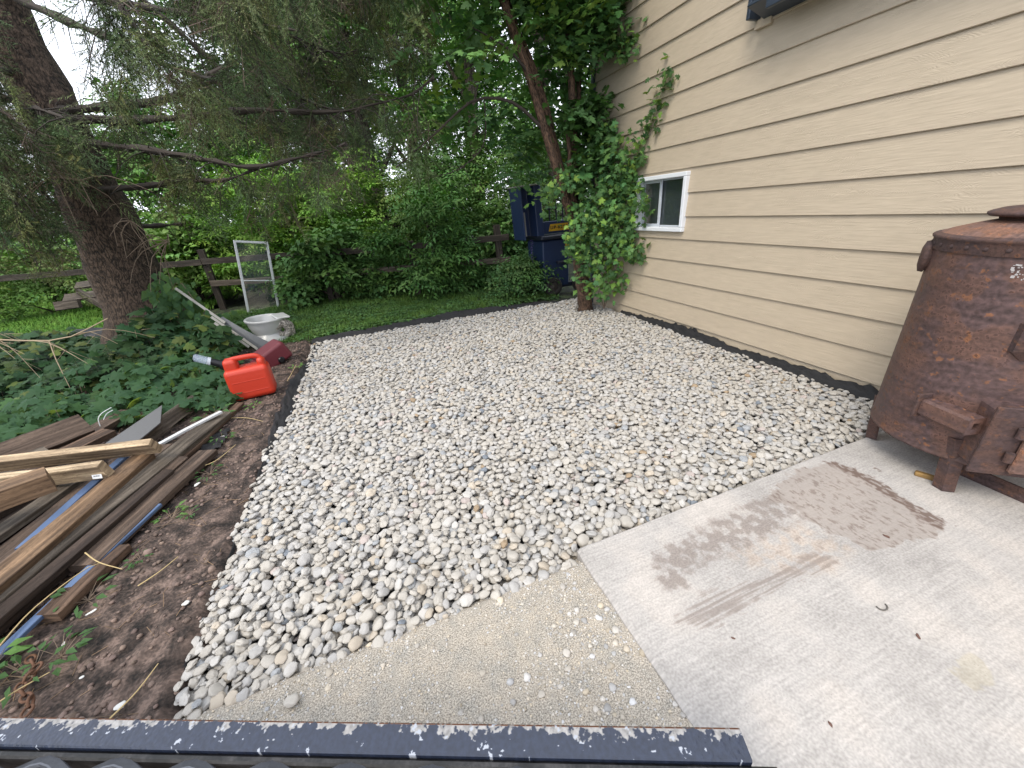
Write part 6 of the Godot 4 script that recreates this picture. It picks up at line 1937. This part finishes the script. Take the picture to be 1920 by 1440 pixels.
# ---------------------------------------------------------------- toilet bowl
func build_toilet() -> void:
	var por := mat(lin(0.50, 0.505, 0.50), 0.22, {"clearcoat_enabled": true, "clearcoat": 0.5})
	var dirty := mat(lin(0.85, 0.80, 0.74), 0.5, {"albedo_texture": M.soil.albedo_texture, "uv1_triplanar": true, "uv1_scale": Vector3(6, 6, 6)})
	var t := thing("toilet_bowl", "discarded white porcelain toilet bowl tilted on the lawn edge", "toilet", Vector3(-1.17, 0.0, -4.80))
	t.rotation = Vector3(0.09, 0.45, -0.06)
	t.scale = Vector3(0.92, 0.98, 0.92)
	var oval := Transform3D(Basis.from_scale(Vector3(1.25, 1, 1.0)), Vector3(0, 0, 0))
	var mb := MB.new()
	mb.o = oval
	mb.lathe([Vector2(0.0, 0.12), Vector2(0.06, 0.13), Vector2(0.105, 0.17), Vector2(0.132, 0.245), Vector2(0.146, 0.268), Vector2(0.164, 0.273), Vector2(0.171, 0.264), Vector2(0.168, 0.248), Vector2(0.155, 0.238), Vector2(0.147, 0.19), Vector2(0.132, 0.14), Vector2(0.115, 0.10), Vector2(0.105, 0.07)], 40)
	put("bowl", mb.mesh(), por, t)
	mb = MB.new()
	mb.o = Transform3D(Basis.from_scale(Vector3(1.35, 1, 1.0)), Vector3(0.0, 0, 0.02))
	mb.lathe([Vector2(0.09, 0.11), Vector2(0.11, 0.09), Vector2(0.15, 0.055), Vector2(0.17, 0.012), Vector2(0.17, -0.02), Vector2(0.0, -0.01)], 36)
	put("foot", mb.mesh(), por, t)
	# trapway exposed at the back
	mb = MB.new()
	mb.tube(lerp_curve([Vector3(0.05, 0.16, 0.09), Vector3(0.14, 0.20, 0.085), Vector3(0.20, 0.13, 0.08), Vector3(0.16, 0.06, 0.085), Vector3(0.08, 0.09, 0.10)], 18), taper(0.042, 0.038, 18), 14)
	mb.tube(lerp_curve([Vector3(0.15, 0.20, 0.02), Vector3(0.235, 0.15, 0.02), Vector3(0.24, 0.06, 0.02), Vector3(0.23, 0.0, 0.02)], 14), taper(0.045, 0.05, 14), 14)
	put("trapway", mb.mesh(), dirty, t)
	mb = MB.new()
	mb.box(Transform3D(Basis(), Vector3(0.17, 0.262, 0.0)), Vector3(0.15, 0.022, 0.22), 0.008)
	put("tank_ledge", mb.mesh(), por, t)
	mb = MB.new()
	mb.box(Transform3D(Basis.from_euler(Vector3(0, 0.2, 0.08)), Vector3(0.21, 0.012, 0.06)), Vector3(0.18, 0.022, 0.20), 0.006)
	put("back_foot", mb.mesh(), por, t)

# ---------------------------------------------------------------- leaning window frame, leaning panel, old bench
func build_frames() -> void:
	var al := mat(lin(0.62, 0.65, 0.67), 0.4, {"metallic": 0.2})
	var t := thing("storm_window", "tall aluminium-framed window leaning on the rail fence", "window frame", Vector3(-1.62, 0, -6.75))
	var a := Vector3(-1.80, 0.0, -6.70)
	var b := Vector3(-1.40, 0.0, -6.86)
	var lean := Vector3(0.10, 1.02, -0.22)
	var x := (b - a)
	var w := x.length()
	var xd := x.normalized()
	var yd := lean.normalized()
	var zd := xd.cross(yd).normalized()
	xd = yd.cross(zd).normalized()
	var L := lean.length()
	var base := Transform3D(Basis(xd, yd, zd), a - t.position)
	var pieces := [["frame_stile", Vector3(0.015, L / 2, 0), Vector3(0.032, L, 0.026)], ["frame_stile", Vector3(w - 0.015, L / 2, 0), Vector3(0.032, L, 0.026)], ["frame_rail", Vector3(w / 2, L - 0.016, 0), Vector3(w - 0.066, 0.032, 0.026)], ["frame_rail", Vector3(w / 2, 0.016, 0), Vector3(w - 0.066, 0.032, 0.026)], ["mid_rail", Vector3(w / 2, L * 0.46, 0.004), Vector3(w - 0.066, 0.016, 0.02)]]
	for p in pieces:
		var m := MB.new()
		m.box(base * Transform3D(Basis(), p[1]), p[2], 0.003)
		put(p[0], m.mesh(), al, t)
	var gl := mat(Color(0.75, 0.85, 0.86, 0.03), 0.02, {"transparency": BaseMaterial3D.TRANSPARENCY_ALPHA})
	for s in 2:
		var y0 := 0.03 if s == 0 else L * 0.46 + 0.008
		var y1 := L * 0.46 - 0.008 if s == 0 else L - 0.03
		var m := MB.new()
		m.box(base * Transform3D(Basis(), Vector3(w / 2, (y0 + y1) / 2, -0.002)), Vector3(w - 0.064, y1 - y0, 0.003), 0.0)
		put("pane", m.mesh(), gl, t)
	# grey panel and pale trim strips leaning beside the trunk
	var pn := thing("leaning_panel", "grey plastic panel with pale edge trim leaning beside the spruce trunk", "panel", Vector3(-1.5, 0, -4.9))
	var pa := Vector3(-1.86, 0.66, -5.02)
	var ps := Vector3(-1.52, 0.33, -4.74)
	var pb := Vector3(-1.12, 0.005, -4.42)
	var d := pb - pa
	var up := Vector3(-0.2, 0.55, 0.75).normalized()
	var f := frame_at(ps - pn.position, d, up)
	var m := MB.new()
	var fr := []
	for i in 9:
		var u := i / 8.0
		var q := f
		q.origin = ps - pn.position + (pb - ps) * u + Vector3(0, -0.02 * sin(u * PI), 0)
		q.basis = f.basis * Basis(Vector3(0, 0, 1), 0.5 * u) * Basis.from_scale(Vector3(lerpf(0.35, 1.15, u), 1, 1))
		fr.append(q)
	m.sweep(PackedVector2Array([Vector2(0.07, -0.002), Vector2(0.07, 0.002), Vector2(0.0, 0.008), Vector2(-0.07, 0.002), Vector2(-0.07, -0.002), Vector2(0.0, 0.004)]), fr)
	put("panel_sheet", m.mesh(), triplanar(bumpy(mat(lin(0.14, 0.15, 0.165), 0.5), M.fine_n, 0.4), 3.0), pn)
	for k in 3:
		m = MB.new()
		var off := f.basis.x * (-0.03 - 0.03 * k) + Vector3(0.0, 0.012, 0.02)
		var e1: Vector3 = pa - pn.position + d * [0.55, 0.93, 0.86][k] + off
		var e0: Vector3 = pa - pn.position + d * [0.0, 0.42, 0.48][k] + off
		var g := frame_at(e0, e1 - e0, up)
		m.sweep(PackedVector2Array([Vector2(0.012, -0.004), Vector2(0.012, 0.004), Vector2(-0.012, 0.004), Vector2(-0.012, -0.004)]), [g, Transform3D(g.basis, e1)])
		put("edge_trim", m.mesh(), mat(lin(0.36, 0.345, 0.31), 0.6), pn)
	# old grey bench boards left of the trunk
	var be := thing("broken_bench", "collapsed grey plank bench behind the left of the spruce trunk", "bench", Vector3(-3.4, 0, -6.6))
	var bo := be.position
	for q in [[Vector3(-3.50, 0.66, -6.62), Vector3(-2.85, 0.69, -6.5), 0.11, 0.03, 0.65], [Vector3(-3.58, 0.545, -6.45), Vector3(-2.85, 0.57, -6.32), 0.11, 0.03, 0.7], [Vector3(-3.66, 0.47, -6.38), Vector3(-3.40, 0.48, -6.33), 0.10, 0.05, 1.3]]:
		put("seat_plank", board(q[0] - bo, q[1] - bo, q[2], q[3], q[4]), M.wood_grey, be)
	put("leg", board(Vector3(-3.42, 0.60, -6.45) - bo, Vector3(-2.72, 0.06, -6.05) - bo, 0.05, 0.09, 0.2), M.wood_grey, be)
	put("panel", board(Vector3(-3.22, 0.56, -6.5) - bo, Vector3(-2.62, 0.06, -6.1) - bo, 0.30, 0.02, 0.9), M.wood_dark, be)
	put("leg", board(Vector3(-3.30, 0.60, -6.62) - bo, Vector3(-3.22, 0.0, -6.7) - bo, 0.05, 0.09, 0.0), M.wood_dark, be)
	# dark tarp behind the left shrubs
	var tp := MB.new()
	var nz := noise(2.4, 161, 3)
	var pp := PackedVector3Array()
	for j in 15:
		for i in 27:
			var xx := -5.6 + 2.6 * i / 26.0
			var zz := -6.7 + 0.8 * j / 14.0 - (xx + 5.6) * 0.05
			pp.append(Vector3(xx, 0.13 + 0.09 * nz.get_noise_2d(xx * 2, zz * 3) - 0.11 * absf(j / 7.0 - 1.0), zz))
	tp.sheet(pp, 26, 14)
	tag(put("tarp", tp.mesh(), mat(lin(0.035, 0.037, 0.042), 0.6)), "crumpled dark tarp on the ground behind the dead bough", "tarp")

# ---------------------------------------------------------------- blue lift
func build_lift() -> void:
	var blue := triplanar(bumpy(mat(lin(0.014, 0.030, 0.085), 0.45), M.fine_n, 0.5), 4.0)
	var dark := mat(lin(0.012, 0.016, 0.03), 0.5)
	var O := Vector3(2.3, 0, -5.0)
	var t := thing("work_lift", "old dark blue wheeled work lift with yellow name plate behind the corner tree", "lift", O)
	var m := MB.new()
	m.box(Transform3D(Basis.from_euler(Vector3(0, 0.1, 0)), Vector3(0.10, 0.40, -0.05)), Vector3(0.40, 0.62, 0.42), 0.012)
	put("chassis_box", m.mesh(), blue, t)
	m = MB.new()
	m.box(Transform3D(Basis.from_euler(Vector3(0, 0.1, 0)), Vector3(0.10, 0.745, -0.02)), Vector3(0.50, 0.05, 0.50), 0.01)
	put("deck_lip", m.mesh(), dark, t)
	# upright open channel, tilted to the left
	var tilt := Basis.from_euler(Vector3(0, 0.12, 0.055))
	var c := Vector3(-0.20, 1.05, -0.02)
	m = MB.new()
	m.box(Transform3D(tilt, c + tilt * Vector3(-0.135, 0, 0)), Vector3(0.014, 0.62, 0.30), 0.004)
	m.box(Transform3D(tilt, c + tilt * Vector3(0.10, 0, 0.05)), Vector3(0.10, 0.62, 0.20), 0.008)
	m.box(Transform3D(tilt, c + tilt * Vector3(-0.02, 0, -0.14)), Vector3(0.25, 0.62, 0.014), 0.004)
	put("mast_channel", m.mesh(), blue, t)
	m = MB.new()
	m.box(Transform3D(tilt, c + tilt * Vector3(-0.01, 0.318, 0.0)), Vector3(0.30, 0.016, 0.32), 0.004)
	put("mast_cap", m.mesh(), mat(lin(0.22, 0.21, 0.19), 0.6), t)
	m = MB.new()
	m.box(Transform3D(tilt, c + tilt * Vector3(0.0, -0.14, -0.128)), Vector3(0.09, 0.30, 0.008), 0.002)
	put("placard", m.mesh(), mat(lin(0.34, 0.33, 0.30), 0.7), t)
	# cross beam with the name plate
	m = MB.new()
	m.box(Transform3D(Basis(), Vector3(0.27, 0.86, 0.06)), Vector3(0.62, 0.15, 0.06), 0.006)
	put("cross_beam", m.mesh(), blue, t)
	var np := Node3D.new(); np.name = "name_plate"; t.add_child(np, true)
	m = MB.new()
	m.sweep(PackedVector2Array([Vector2(-0.18, -0.043), Vector2(0.20, -0.043), Vector2(0.20, 0.043), Vector2(-0.155, 0.043)]), [Transform3D(Basis(), Vector3(0.235, 0.855, 0.0905)), Transform3D(Basis(), Vector3(0.235, 0.855, 0.0935))])
	put("plate", m.mesh(), mat(lin(0.62, 0.36, 0.02), 0.5), np)
	var tm := TextMesh.new()
	var fn := SystemFont.new()
	fn.font_names = PackedStringArray(["Droid Sans"])
	fn.font_weight = 700
	fn.font_italic = true
	tm.font = fn
	tm.text = "UP-RIGHT"
	tm.font_size = 48
	tm.pixel_size = 0.0013
	tm.depth = 0.002
	var tx := put("lettering", tm, mat(lin(0.015, 0.015, 0.02), 0.6), np)
	tx.transform = Transform3D(Basis(Vector3(1.1, 0, 0), Vector3(0.1, 0.9, 0), Vector3(0, 0, 1)), Vector3(0.235, 0.855, 0.0945))
	m = MB.new()
	m.box(Transform3D(Basis(), Vector3(0.33, 0.66, 0.175)), Vector3(0.16, 0.09, 0.006), 0.002)
	put("warning_label", m.mesh(), mat(lin(0.55, 0.28, 0.03), 0.5), t)
	m = MB.new()
	for k in 4: m.tube([Vector3(0.18 + k * 0.10, 0.78, -0.12), Vector3(0.18 + k * 0.10, 1.35, -0.14)], [0.011, 0.011], 8)
	for k in 2: m.tube([Vector3(0.12, 1.08 + k * 0.26, -0.13), Vector3(0.52, 1.08 + k * 0.26, -0.13)], [0.011, 0.011], 8)
	put("guard_rail", m.mesh(), dark, t)
	m = MB.new()
	m.box(Transform3D(Basis(), Vector3(0.28, 0.42, 0.19)), Vector3(0.34, 0.035, 0.10), 0.006)
	m.box(Transform3D(Basis(), Vector3(0.16, 0.10, 0.10)), Vector3(0.60, 0.06, 0.08), 0.006)
	put("outrigger", m.mesh(), dark, t)
	for q in [[Vector3(0.03, 0.115, 0.22)], [Vector3(0.46, 0.115, 0.22)]]:
		var wh := Node3D.new(); wh.name = "wheel"; t.add_child(wh, true)
		wh.transform = Transform3D(Basis(Vector3(1, 0, 0), Vector3(0, 0, 1), Vector3(0, -1, 0)), q[0])
		wh.scale = Vector3(1.15, 1.15, 1.15)
		m = MB.new()
		m.lathe([Vector2(0.05, -0.035), Vector2(0.085, -0.038), Vector2(0.105, -0.028), Vector2(0.11, 0.0), Vector2(0.105, 0.028), Vector2(0.085, 0.038), Vector2(0.055, 0.034), Vector2(0.05, 0.02)], 30)
		put("tyre", m.mesh(), mat(lin(0.022, 0.020, 0.019), 0.85), wh)
		m = MB.new()
		m.lathe([Vector2(0.052, 0.012), Vector2(0.04, 0.016), Vector2(0.022, 0.018), Vector2(0.018, 0.03), Vector2(0.0, 0.032)], 20)
		put("rim", m.mesh(), mat(lin(0.06, 0.05, 0.045), 0.7), wh)
	# tall purple wild flower beside it
	var fl := thing("purple_flower", "tall purple flower spike in front of the blue machine", "flower", Vector3(2.08, 0, -4.86))
	m = MB.new()
	m.tube([Vector3(0, 0, 0), Vector3(0.01, 0.4, 0), Vector3(0, 0.72, 0)], [0.004, 0.004, 0.002], 5)
	put("stem", m.mesh(), mat(lin(0.06, 0.10, 0.04), 0.7), fl)
	m = MB.new()
	for k in 70:
		var y := rf(0.45, 0.74)
		var az := rf(0, TAU)
		add_leaf(m, leaf_frame(Vector3(0, y, 0), Vector3(cos(az), rf(-0.2, 0.6), sin(az)), Vector3.UP), rf(0.018, 0.034), 0.014)
	put("petals", m.mesh(), mat(lin(0.16, 0.10, 0.36), 0.6), fl)
	m = MB.new()
	for k in 26:
		var y := rf(0.05, 0.5)
		var az := rf(0, TAU)
		add_leaf(m, leaf_frame(Vector3(0, y, 0), Vector3(cos(az), rf(-0.3, 0.6), sin(az)), Vector3.UP), rf(0.05, 0.09), 0.022)
	put("foliage", m.mesh(), M.leaf_tones[2], fl)

# ---------------------------------------------------------------- trailer edge in the foreground
func build_trailer() -> void:
	var w := 1024
	var h := 128
	var a := bytes(w, h, 0.035, 171, 4, 1, 4)
	var b := bytes(w, h, 0.10, 172, 4, 1, 4)
	var c := bytes(w, h, 0.006, 173, 3)
	var d := PackedByteArray(); d.resize(w * h * 3)
	var rr := PackedByteArray(); rr.resize(w * h)
	for j in h:
		for i in w:
			var k := j * w + i
			var v := 1.0 - float(j) / h      # 1 at the worn far edge
			var col := Vector3(0.15, 0.175, 0.24) * (0.85 + b[k] / 850.0)
			# chips of paint scraped to primer, thick along the edge
			var s := (v - 0.84) * 480.0 + (a[k] - 128) * 1.5 + (b[k] - 128) * 0.9 + (c[k] - 128) * 0.7
			var chip := clampf(s / 22.0, 0, 1)
			col = col.lerp(Vector3(0.60, 0.59, 0.58) * (0.75 + b[k] / 600.0), chip * 0.9)
			if v > 0.955: col = col.lerp(Vector3(0.36, 0.22, 0.14), clampf((b[k] - 80) / 40.0, 0.2, 1))
			if a[k] > 196 and b[k] > 140: col = Vector3(0.62, 0.64, 0.68)
			d[k * 3] = clampi(int(col.x * 255), 0, 255); d[k * 3 + 1] = clampi(int(col.y * 255), 0, 255); d[k * 3 + 2] = clampi(int(col.z * 255), 0, 255)
			rr[k] = int(58 + chip * 140)
	var paint := mat(Color(1, 1, 1), 1.0, {"albedo_texture": rgb_tex(w, h, d), "roughness_texture": tex(grey_tex(w, h, rr))})
	bumpy(paint, normal_tex(grey_tex(w, h, b), 1.5), 0.4)
	var worn := triplanar(bumpy(mat(lin(0.035, 0.034, 0.036), 0.5, {"albedo_texture": M.soil.albedo_texture}), M.fine_n, 0.6), 3.0)
	# frame: origin at the right end of the far top edge; along = to the left, out = towards the viewer
	var along := Vector3(-0.918, 0, -0.397)
	var back := Vector3(-0.397, 0, 0.918)   # away from the viewer's feet is -back
	var O := Vector3(0.372, 0.42, -0.180)
	var toward := Vector3(-0.397, 0, 0.918) * -1.0
	# towards the viewer: the side on which the origin (0,0) lies
	if toward.dot(-Vector3(O.x, 0, O.z)) < 0: toward = -toward
	var t := thing("trailer_gate", "black steel trailer edge with scraped paint along the bottom of the view", "trailer", O)
	var L := 1.9
	# rolled top flange
	var m := MB.new()
	var prof := [Vector2(-0.001, -0.030), Vector2(-0.001, -0.002), Vector2(0.001, 0.0), Vector2(0.019, 0.0), Vector2(0.036, -0.0005), Vector2(0.038, -0.003), Vector2(0.038, -0.020)]
	var run := 0.0
	for i in prof.size() - 1:
		var p: Vector2 = prof[i]
		var q: Vector2 = prof[i + 1]
		var v0 := clampf(p.x / 0.040, 0.01, 0.95)
		var v1 := clampf(q.x / 0.040, 0.01, 0.95)
		for k in 12:
			var l0 := L * k / 12.0
			var l1 := L * (k + 1) / 12.0
			var A := along * l0 + toward * p.x + Vector3(0, p.y, 0)
			var B := along * l1 + toward * p.x + Vector3(0, p.y, 0)
			var C := along * l1 + toward * q.x + Vector3(0, q.y, 0)
			var D := along * l0 + toward * q.x + Vector3(0, q.y, 0)
			m.quad(A, B, C, D, Vector2(l0 / 1.1, v0), Vector2(l1 / 1.1, v0), Vector2(l1 / 1.1, v1), Vector2(l0 / 1.1, v1))
	for k in 1:
		var fan := []
		for p in prof: fan.append(toward * p.x + Vector3(0, p.y, 0))
		for i in range(1, fan.size() - 1): m.tri(fan[0], fan[i], fan[i + 1])
	put("top_flange", m.mesh(), paint, t)
	# lower channel, a hand longer
	var f := Transform3D(Basis(toward, Vector3.UP, toward.cross(Vector3.UP)), Vector3.ZERO)
	var bz := f.basis.z
	m = MB.new()
	var mid := along * (L / 2 - 0.018)
	m.box(Transform3D(f.basis, mid + toward * 0.0445 + Vector3(0, -0.034, 0)), Vector3(0.011, 0.052, L + 0.036), 0.003)
	put("channel", m.mesh(), worn, t)
	m = MB.new()
	m.box(Transform3D(f.basis, mid + toward * 0.15 + Vector3(0, -0.040, 0)), Vector3(0.18, 0.010, L + 0.036), 0.002)
	put("deck_plate", m.mesh(), worn, t)
	# expanded-metal strands of the deck, raised
	var rib := mat(lin(0.10, 0.105, 0.12), 0.35, {"metallic": 0.5, "normal_enabled": true, "normal_texture": M.fine_n, "normal_scale": 0.4})
	for r in 5:
		for k in 15:
			var l0 := 0.02 + k * 0.125 + (0.0625 if r % 2 == 1 else 0.0)
			if l0 > L - 0.15: continue
			var pts := []
			for s in 9:
				var u := s / 8.0
				pts.append(along * (l0 + u * 0.125) + toward * (0.060 + r * 0.030 + 0.008 * cos(u * TAU)) + Vector3(0, -0.012 - 0.004 * cos(u * TAU), 0))
			m = MB.new()
			var fr := []
			for s in 9:
				var dirv: Vector3 = (pts[mini(s + 1, 8)] - pts[maxi(s - 1, 0)])
				fr.append(frame_at(pts[s], dirv, (Vector3.UP - toward * 0.5).normalized()))
			m.sweep(PackedVector2Array([Vector2(0.008, -0.003), Vector2(0.008, 0.002), Vector2(0.006, 0.003), Vector2(-0.006, 0.003), Vector2(-0.008, 0.002), Vector2(-0.008, -0.003)]), fr)
			put("mesh_strand", m.mesh(), rib, t)

# ---------------------------------------------------------------- litter, weeds, chain
func build_litter() -> void:
	# rusty chain
	var ch := thing("chain", "rusty chain lying on the soil by the trailer edge", "chain", Vector3(-1.17, 0.012, -1.10))
	var path := lerp_curve([Vector3(-0.04, 0, -0.11), Vector3(0.0, 0, -0.06), Vector3(-0.01, 0, -0.02), Vector3(0.02, 0, 0.02), Vector3(0.05, 0, 0.05), Vector3(0.06, 0, 0.10)], 10)
	var rc := mat(lin(0.14, 0.07, 0.042), 0.9)
	for i in 9:
		var p: Vector3 = path[i]
		var d: Vector3 = (path[i + 1] - p).normalized()
		var up := Vector3.UP if i % 2 == 0 else d.cross(Vector3.UP)
		var s := d.cross(up).normalized()
		var ring := []
		for k in 13:
			var a := TAU * k / 12.0
			ring.append(p + d * (cos(a) * 0.017) + s * (sin(a) * 0.0105) + Vector3(0, 0.004, 0))
		var m := MB.new()
		m.tube(ring, taper(0.0036, 0.0036, 13), 7, false)
		put("chain_link", m.mesh(), rc, ch)
	# white and pale scraps on the soil
	var wht := mat(lin(0.62, 0.62, 0.60), 0.6)
	var sc := [["sliver of white plastic on the soil left of the stones", -1.13, -1.345, 0.03, 0.010, 0.6], ["white chip under the weeds by the blue strip", -1.15, -1.24, 0.018, 0.009, 2.0], ["square pale chip of stone on the soil by the stones", -0.825, -1.245, 0.022, 0.018, 0.4], ["white shard on the soil beside the wide plank", -1.03, -2.03, 0.028, 0.02, 1.0], ["small white pebble on the soil near the trailer edge", -1.03, -1.085, 0.012, 0.009, 0.0], ["pale flat stone at the corner of the trailer edge", -0.88, -0.945, 0.026, 0.018, 0.2], ["white and yellow scrap of plastic by the tip of the flecked board", -1.05, -2.52, 0.05, 0.03, 0.8]]
	for q in sc:
		var m := stone_mesh(1, int(q[3] * 9000), 0.5)
		var o := put("white_chip", m, wht)
		o.transform = Transform3D(Basis(Vector3.UP, q[5]) * Basis.from_scale(Vector3(q[3] / 2, q[4] * 0.2, q[4] / 2)), Vector3(q[1], 0.006, q[2]))
		tag(o, q[0], "scrap")
	# rusty brown bits on the slab
	var brown := mat(lin(0.13, 0.07, 0.055), 0.85)
	var ring := MB.new()
	var rp := []
	for k in 9: rp.append(Vector3(1.20 + cos(k * 0.45) * 0.016, 0.003, -0.34 + sin(k * 0.45) * 0.012))
	ring.tube(rp, taper(0.0022, 0.0022, 9), 6)
	tag(put("bent_nail", ring.mesh(), mat(lin(0.12, 0.11, 0.10), 0.7)), "small curved grey nail on the slab", "nail")
	for q in [["dark red-brown fragment alone on the open slab", 1.19, -0.25, 0.012], ["dark brown fragment lying in the flaky stain", 1.50, -0.49, 0.014], ["grey-brown chip on the near part of the slab", 0.78, -0.21, 0.010], ["dark crumb on the slab near its left edge", 0.74, -0.44, 0.008]]:
		var o := put("rust_fragment", stone_mesh(1, int(q[1] * 100), 0.5), brown)
		o.transform = Transform3D(Basis(Vector3.UP, q[2] * 9) * Basis.from_scale(Vector3(q[3], q[3] * 0.25, q[3] * 0.5) * 0.62), Vector3(q[1], 0.002, q[2]))
		tag(o, q[0], "fragment")
	# dry stalks
	var straw := mat(lin(0.50, 0.38, 0.19), 0.8)
	var D := [
		["long bent dry stalk across the lower blue strip", [Vector3(-1.30, 0.05, -1.25), Vector3(-1.28, 0.06, -1.38), Vector3(-1.20, 0.07, -1.50), Vector3(-1.17, 0.06, -1.53)]],
		["dry straw lying over the blue strip and the short board", [Vector3(-1.24, 0.075, -1.60), Vector3(-1.17, 0.065, -1.53), Vector3(-1.08, 0.05, -1.47)]],
		["dry twig lying on the open soil", [Vector3(-1.02, 0.01, -1.40), Vector3(-0.97, 0.012, -1.44), Vector3(-0.93, 0.01, -1.50)]],
		["pale dry leaf stalk beside the wide plank", [Vector3(-1.06, 0.02, -2.18), Vector3(-0.99, 0.02, -2.21), Vector3(-0.92, 0.03, -2.33)]],
		["bent stalk from the soil beside the orange can", [Vector3(-0.80, 0.0, -3.35), Vector3(-0.77, 0.03, -3.42), Vector3(-0.74, 0.06, -3.55)]],
		["brown twig in front of the orange can", [Vector3(-1.08, 0.01, -2.80), Vector3(-0.95, 0.015, -2.72), Vector3(-0.84, 0.01, -2.62)]],
		["dry curled stalk on the soil by the chain", [Vector3(-1.24, 0.02, -1.02), Vector3(-1.19, 0.03, -1.08), Vector3(-1.12, 0.02, -1.13)]],
		["thin stick pointing at the near end of the stones", [Vector3(-0.90, 0.01, -0.90), Vector3(-0.85, 0.012, -0.96), Vector3(-0.82, 0.015, -1.03)]],
	]
	for q in D:
		var m := MB.new()
		m.tube(lerp_curve(q[1], 10), taper(0.0026, 0.0014, 10), 5)
		tag(put("dry_stalk", m.mesh(), straw), q[0], "stalk")
	# weeds on the soil
	var r := RandomNumberGenerator.new()
	r.seed = 181
	var wd := [["green weed with yellow flowers in front of the blue strip", -1.14, -1.20, 1.0], ["long green leaf sprig by the chain", -1.19, -1.16, 1.1], ["grassy weed at the end of the short board", -1.18, -1.42, 1.1], ["small weed on the soil beside the blue strip end", -1.06, -1.80, 0.8], ["tiny weed on the open soil near the stones", -0.99, -1.79, 0.5], ["green seedlings beside the wide plank", -1.0, -2.12, 0.8], ["yellowish weed by the tip of the boards", -1.04, -2.50, 0.9], ["weed with red stems beside the orange can", -1.16, -2.86, 1.5], ["small weed on the bare soil near the fallen red can", -0.77, -3.65, 0.8], ["weed at the foot of the orange can", -0.96, -2.93, 0.7], ["small weed in the middle of the bare soil", -1.08, -1.56, 0.6], ["weeds at the corner of the pile and trailer", -1.33, -1.22, 1.3]]
	for q in wd:
		var t := thing("weed", q[0], "weed", Vector3(q[1], -0.005, q[2]), "weeds on the bare soil")
		var m := MB.new()
		var sm := MB.new()
		for k in 16:
			var az := r.randf_range(0, TAU)
			var e: Vector3 = Vector3(cos(az) * 0.05, r.randf_range(0.01, 0.05), sin(az) * 0.05) * q[3]
			sm.tube([Vector3.ZERO, e], [0.0016, 0.0008], 3, false)
			add_leaf(m, leaf_frame(e, Vector3(cos(az), r.randf_range(-0.4, 0.4), sin(az)), Vector3(0, 1, 0.2)), r.randf_range(0.025, 0.05) * q[3], r.randf_range(0.010, 0.022) * q[3])
		put("leaves", m.mesh(), M.leaf_tones[[1, 2, 5][r.randi() % 3]], t)
		put("stems", sm.mesh(), M.twig, t).set_meta("kind", "stuff")
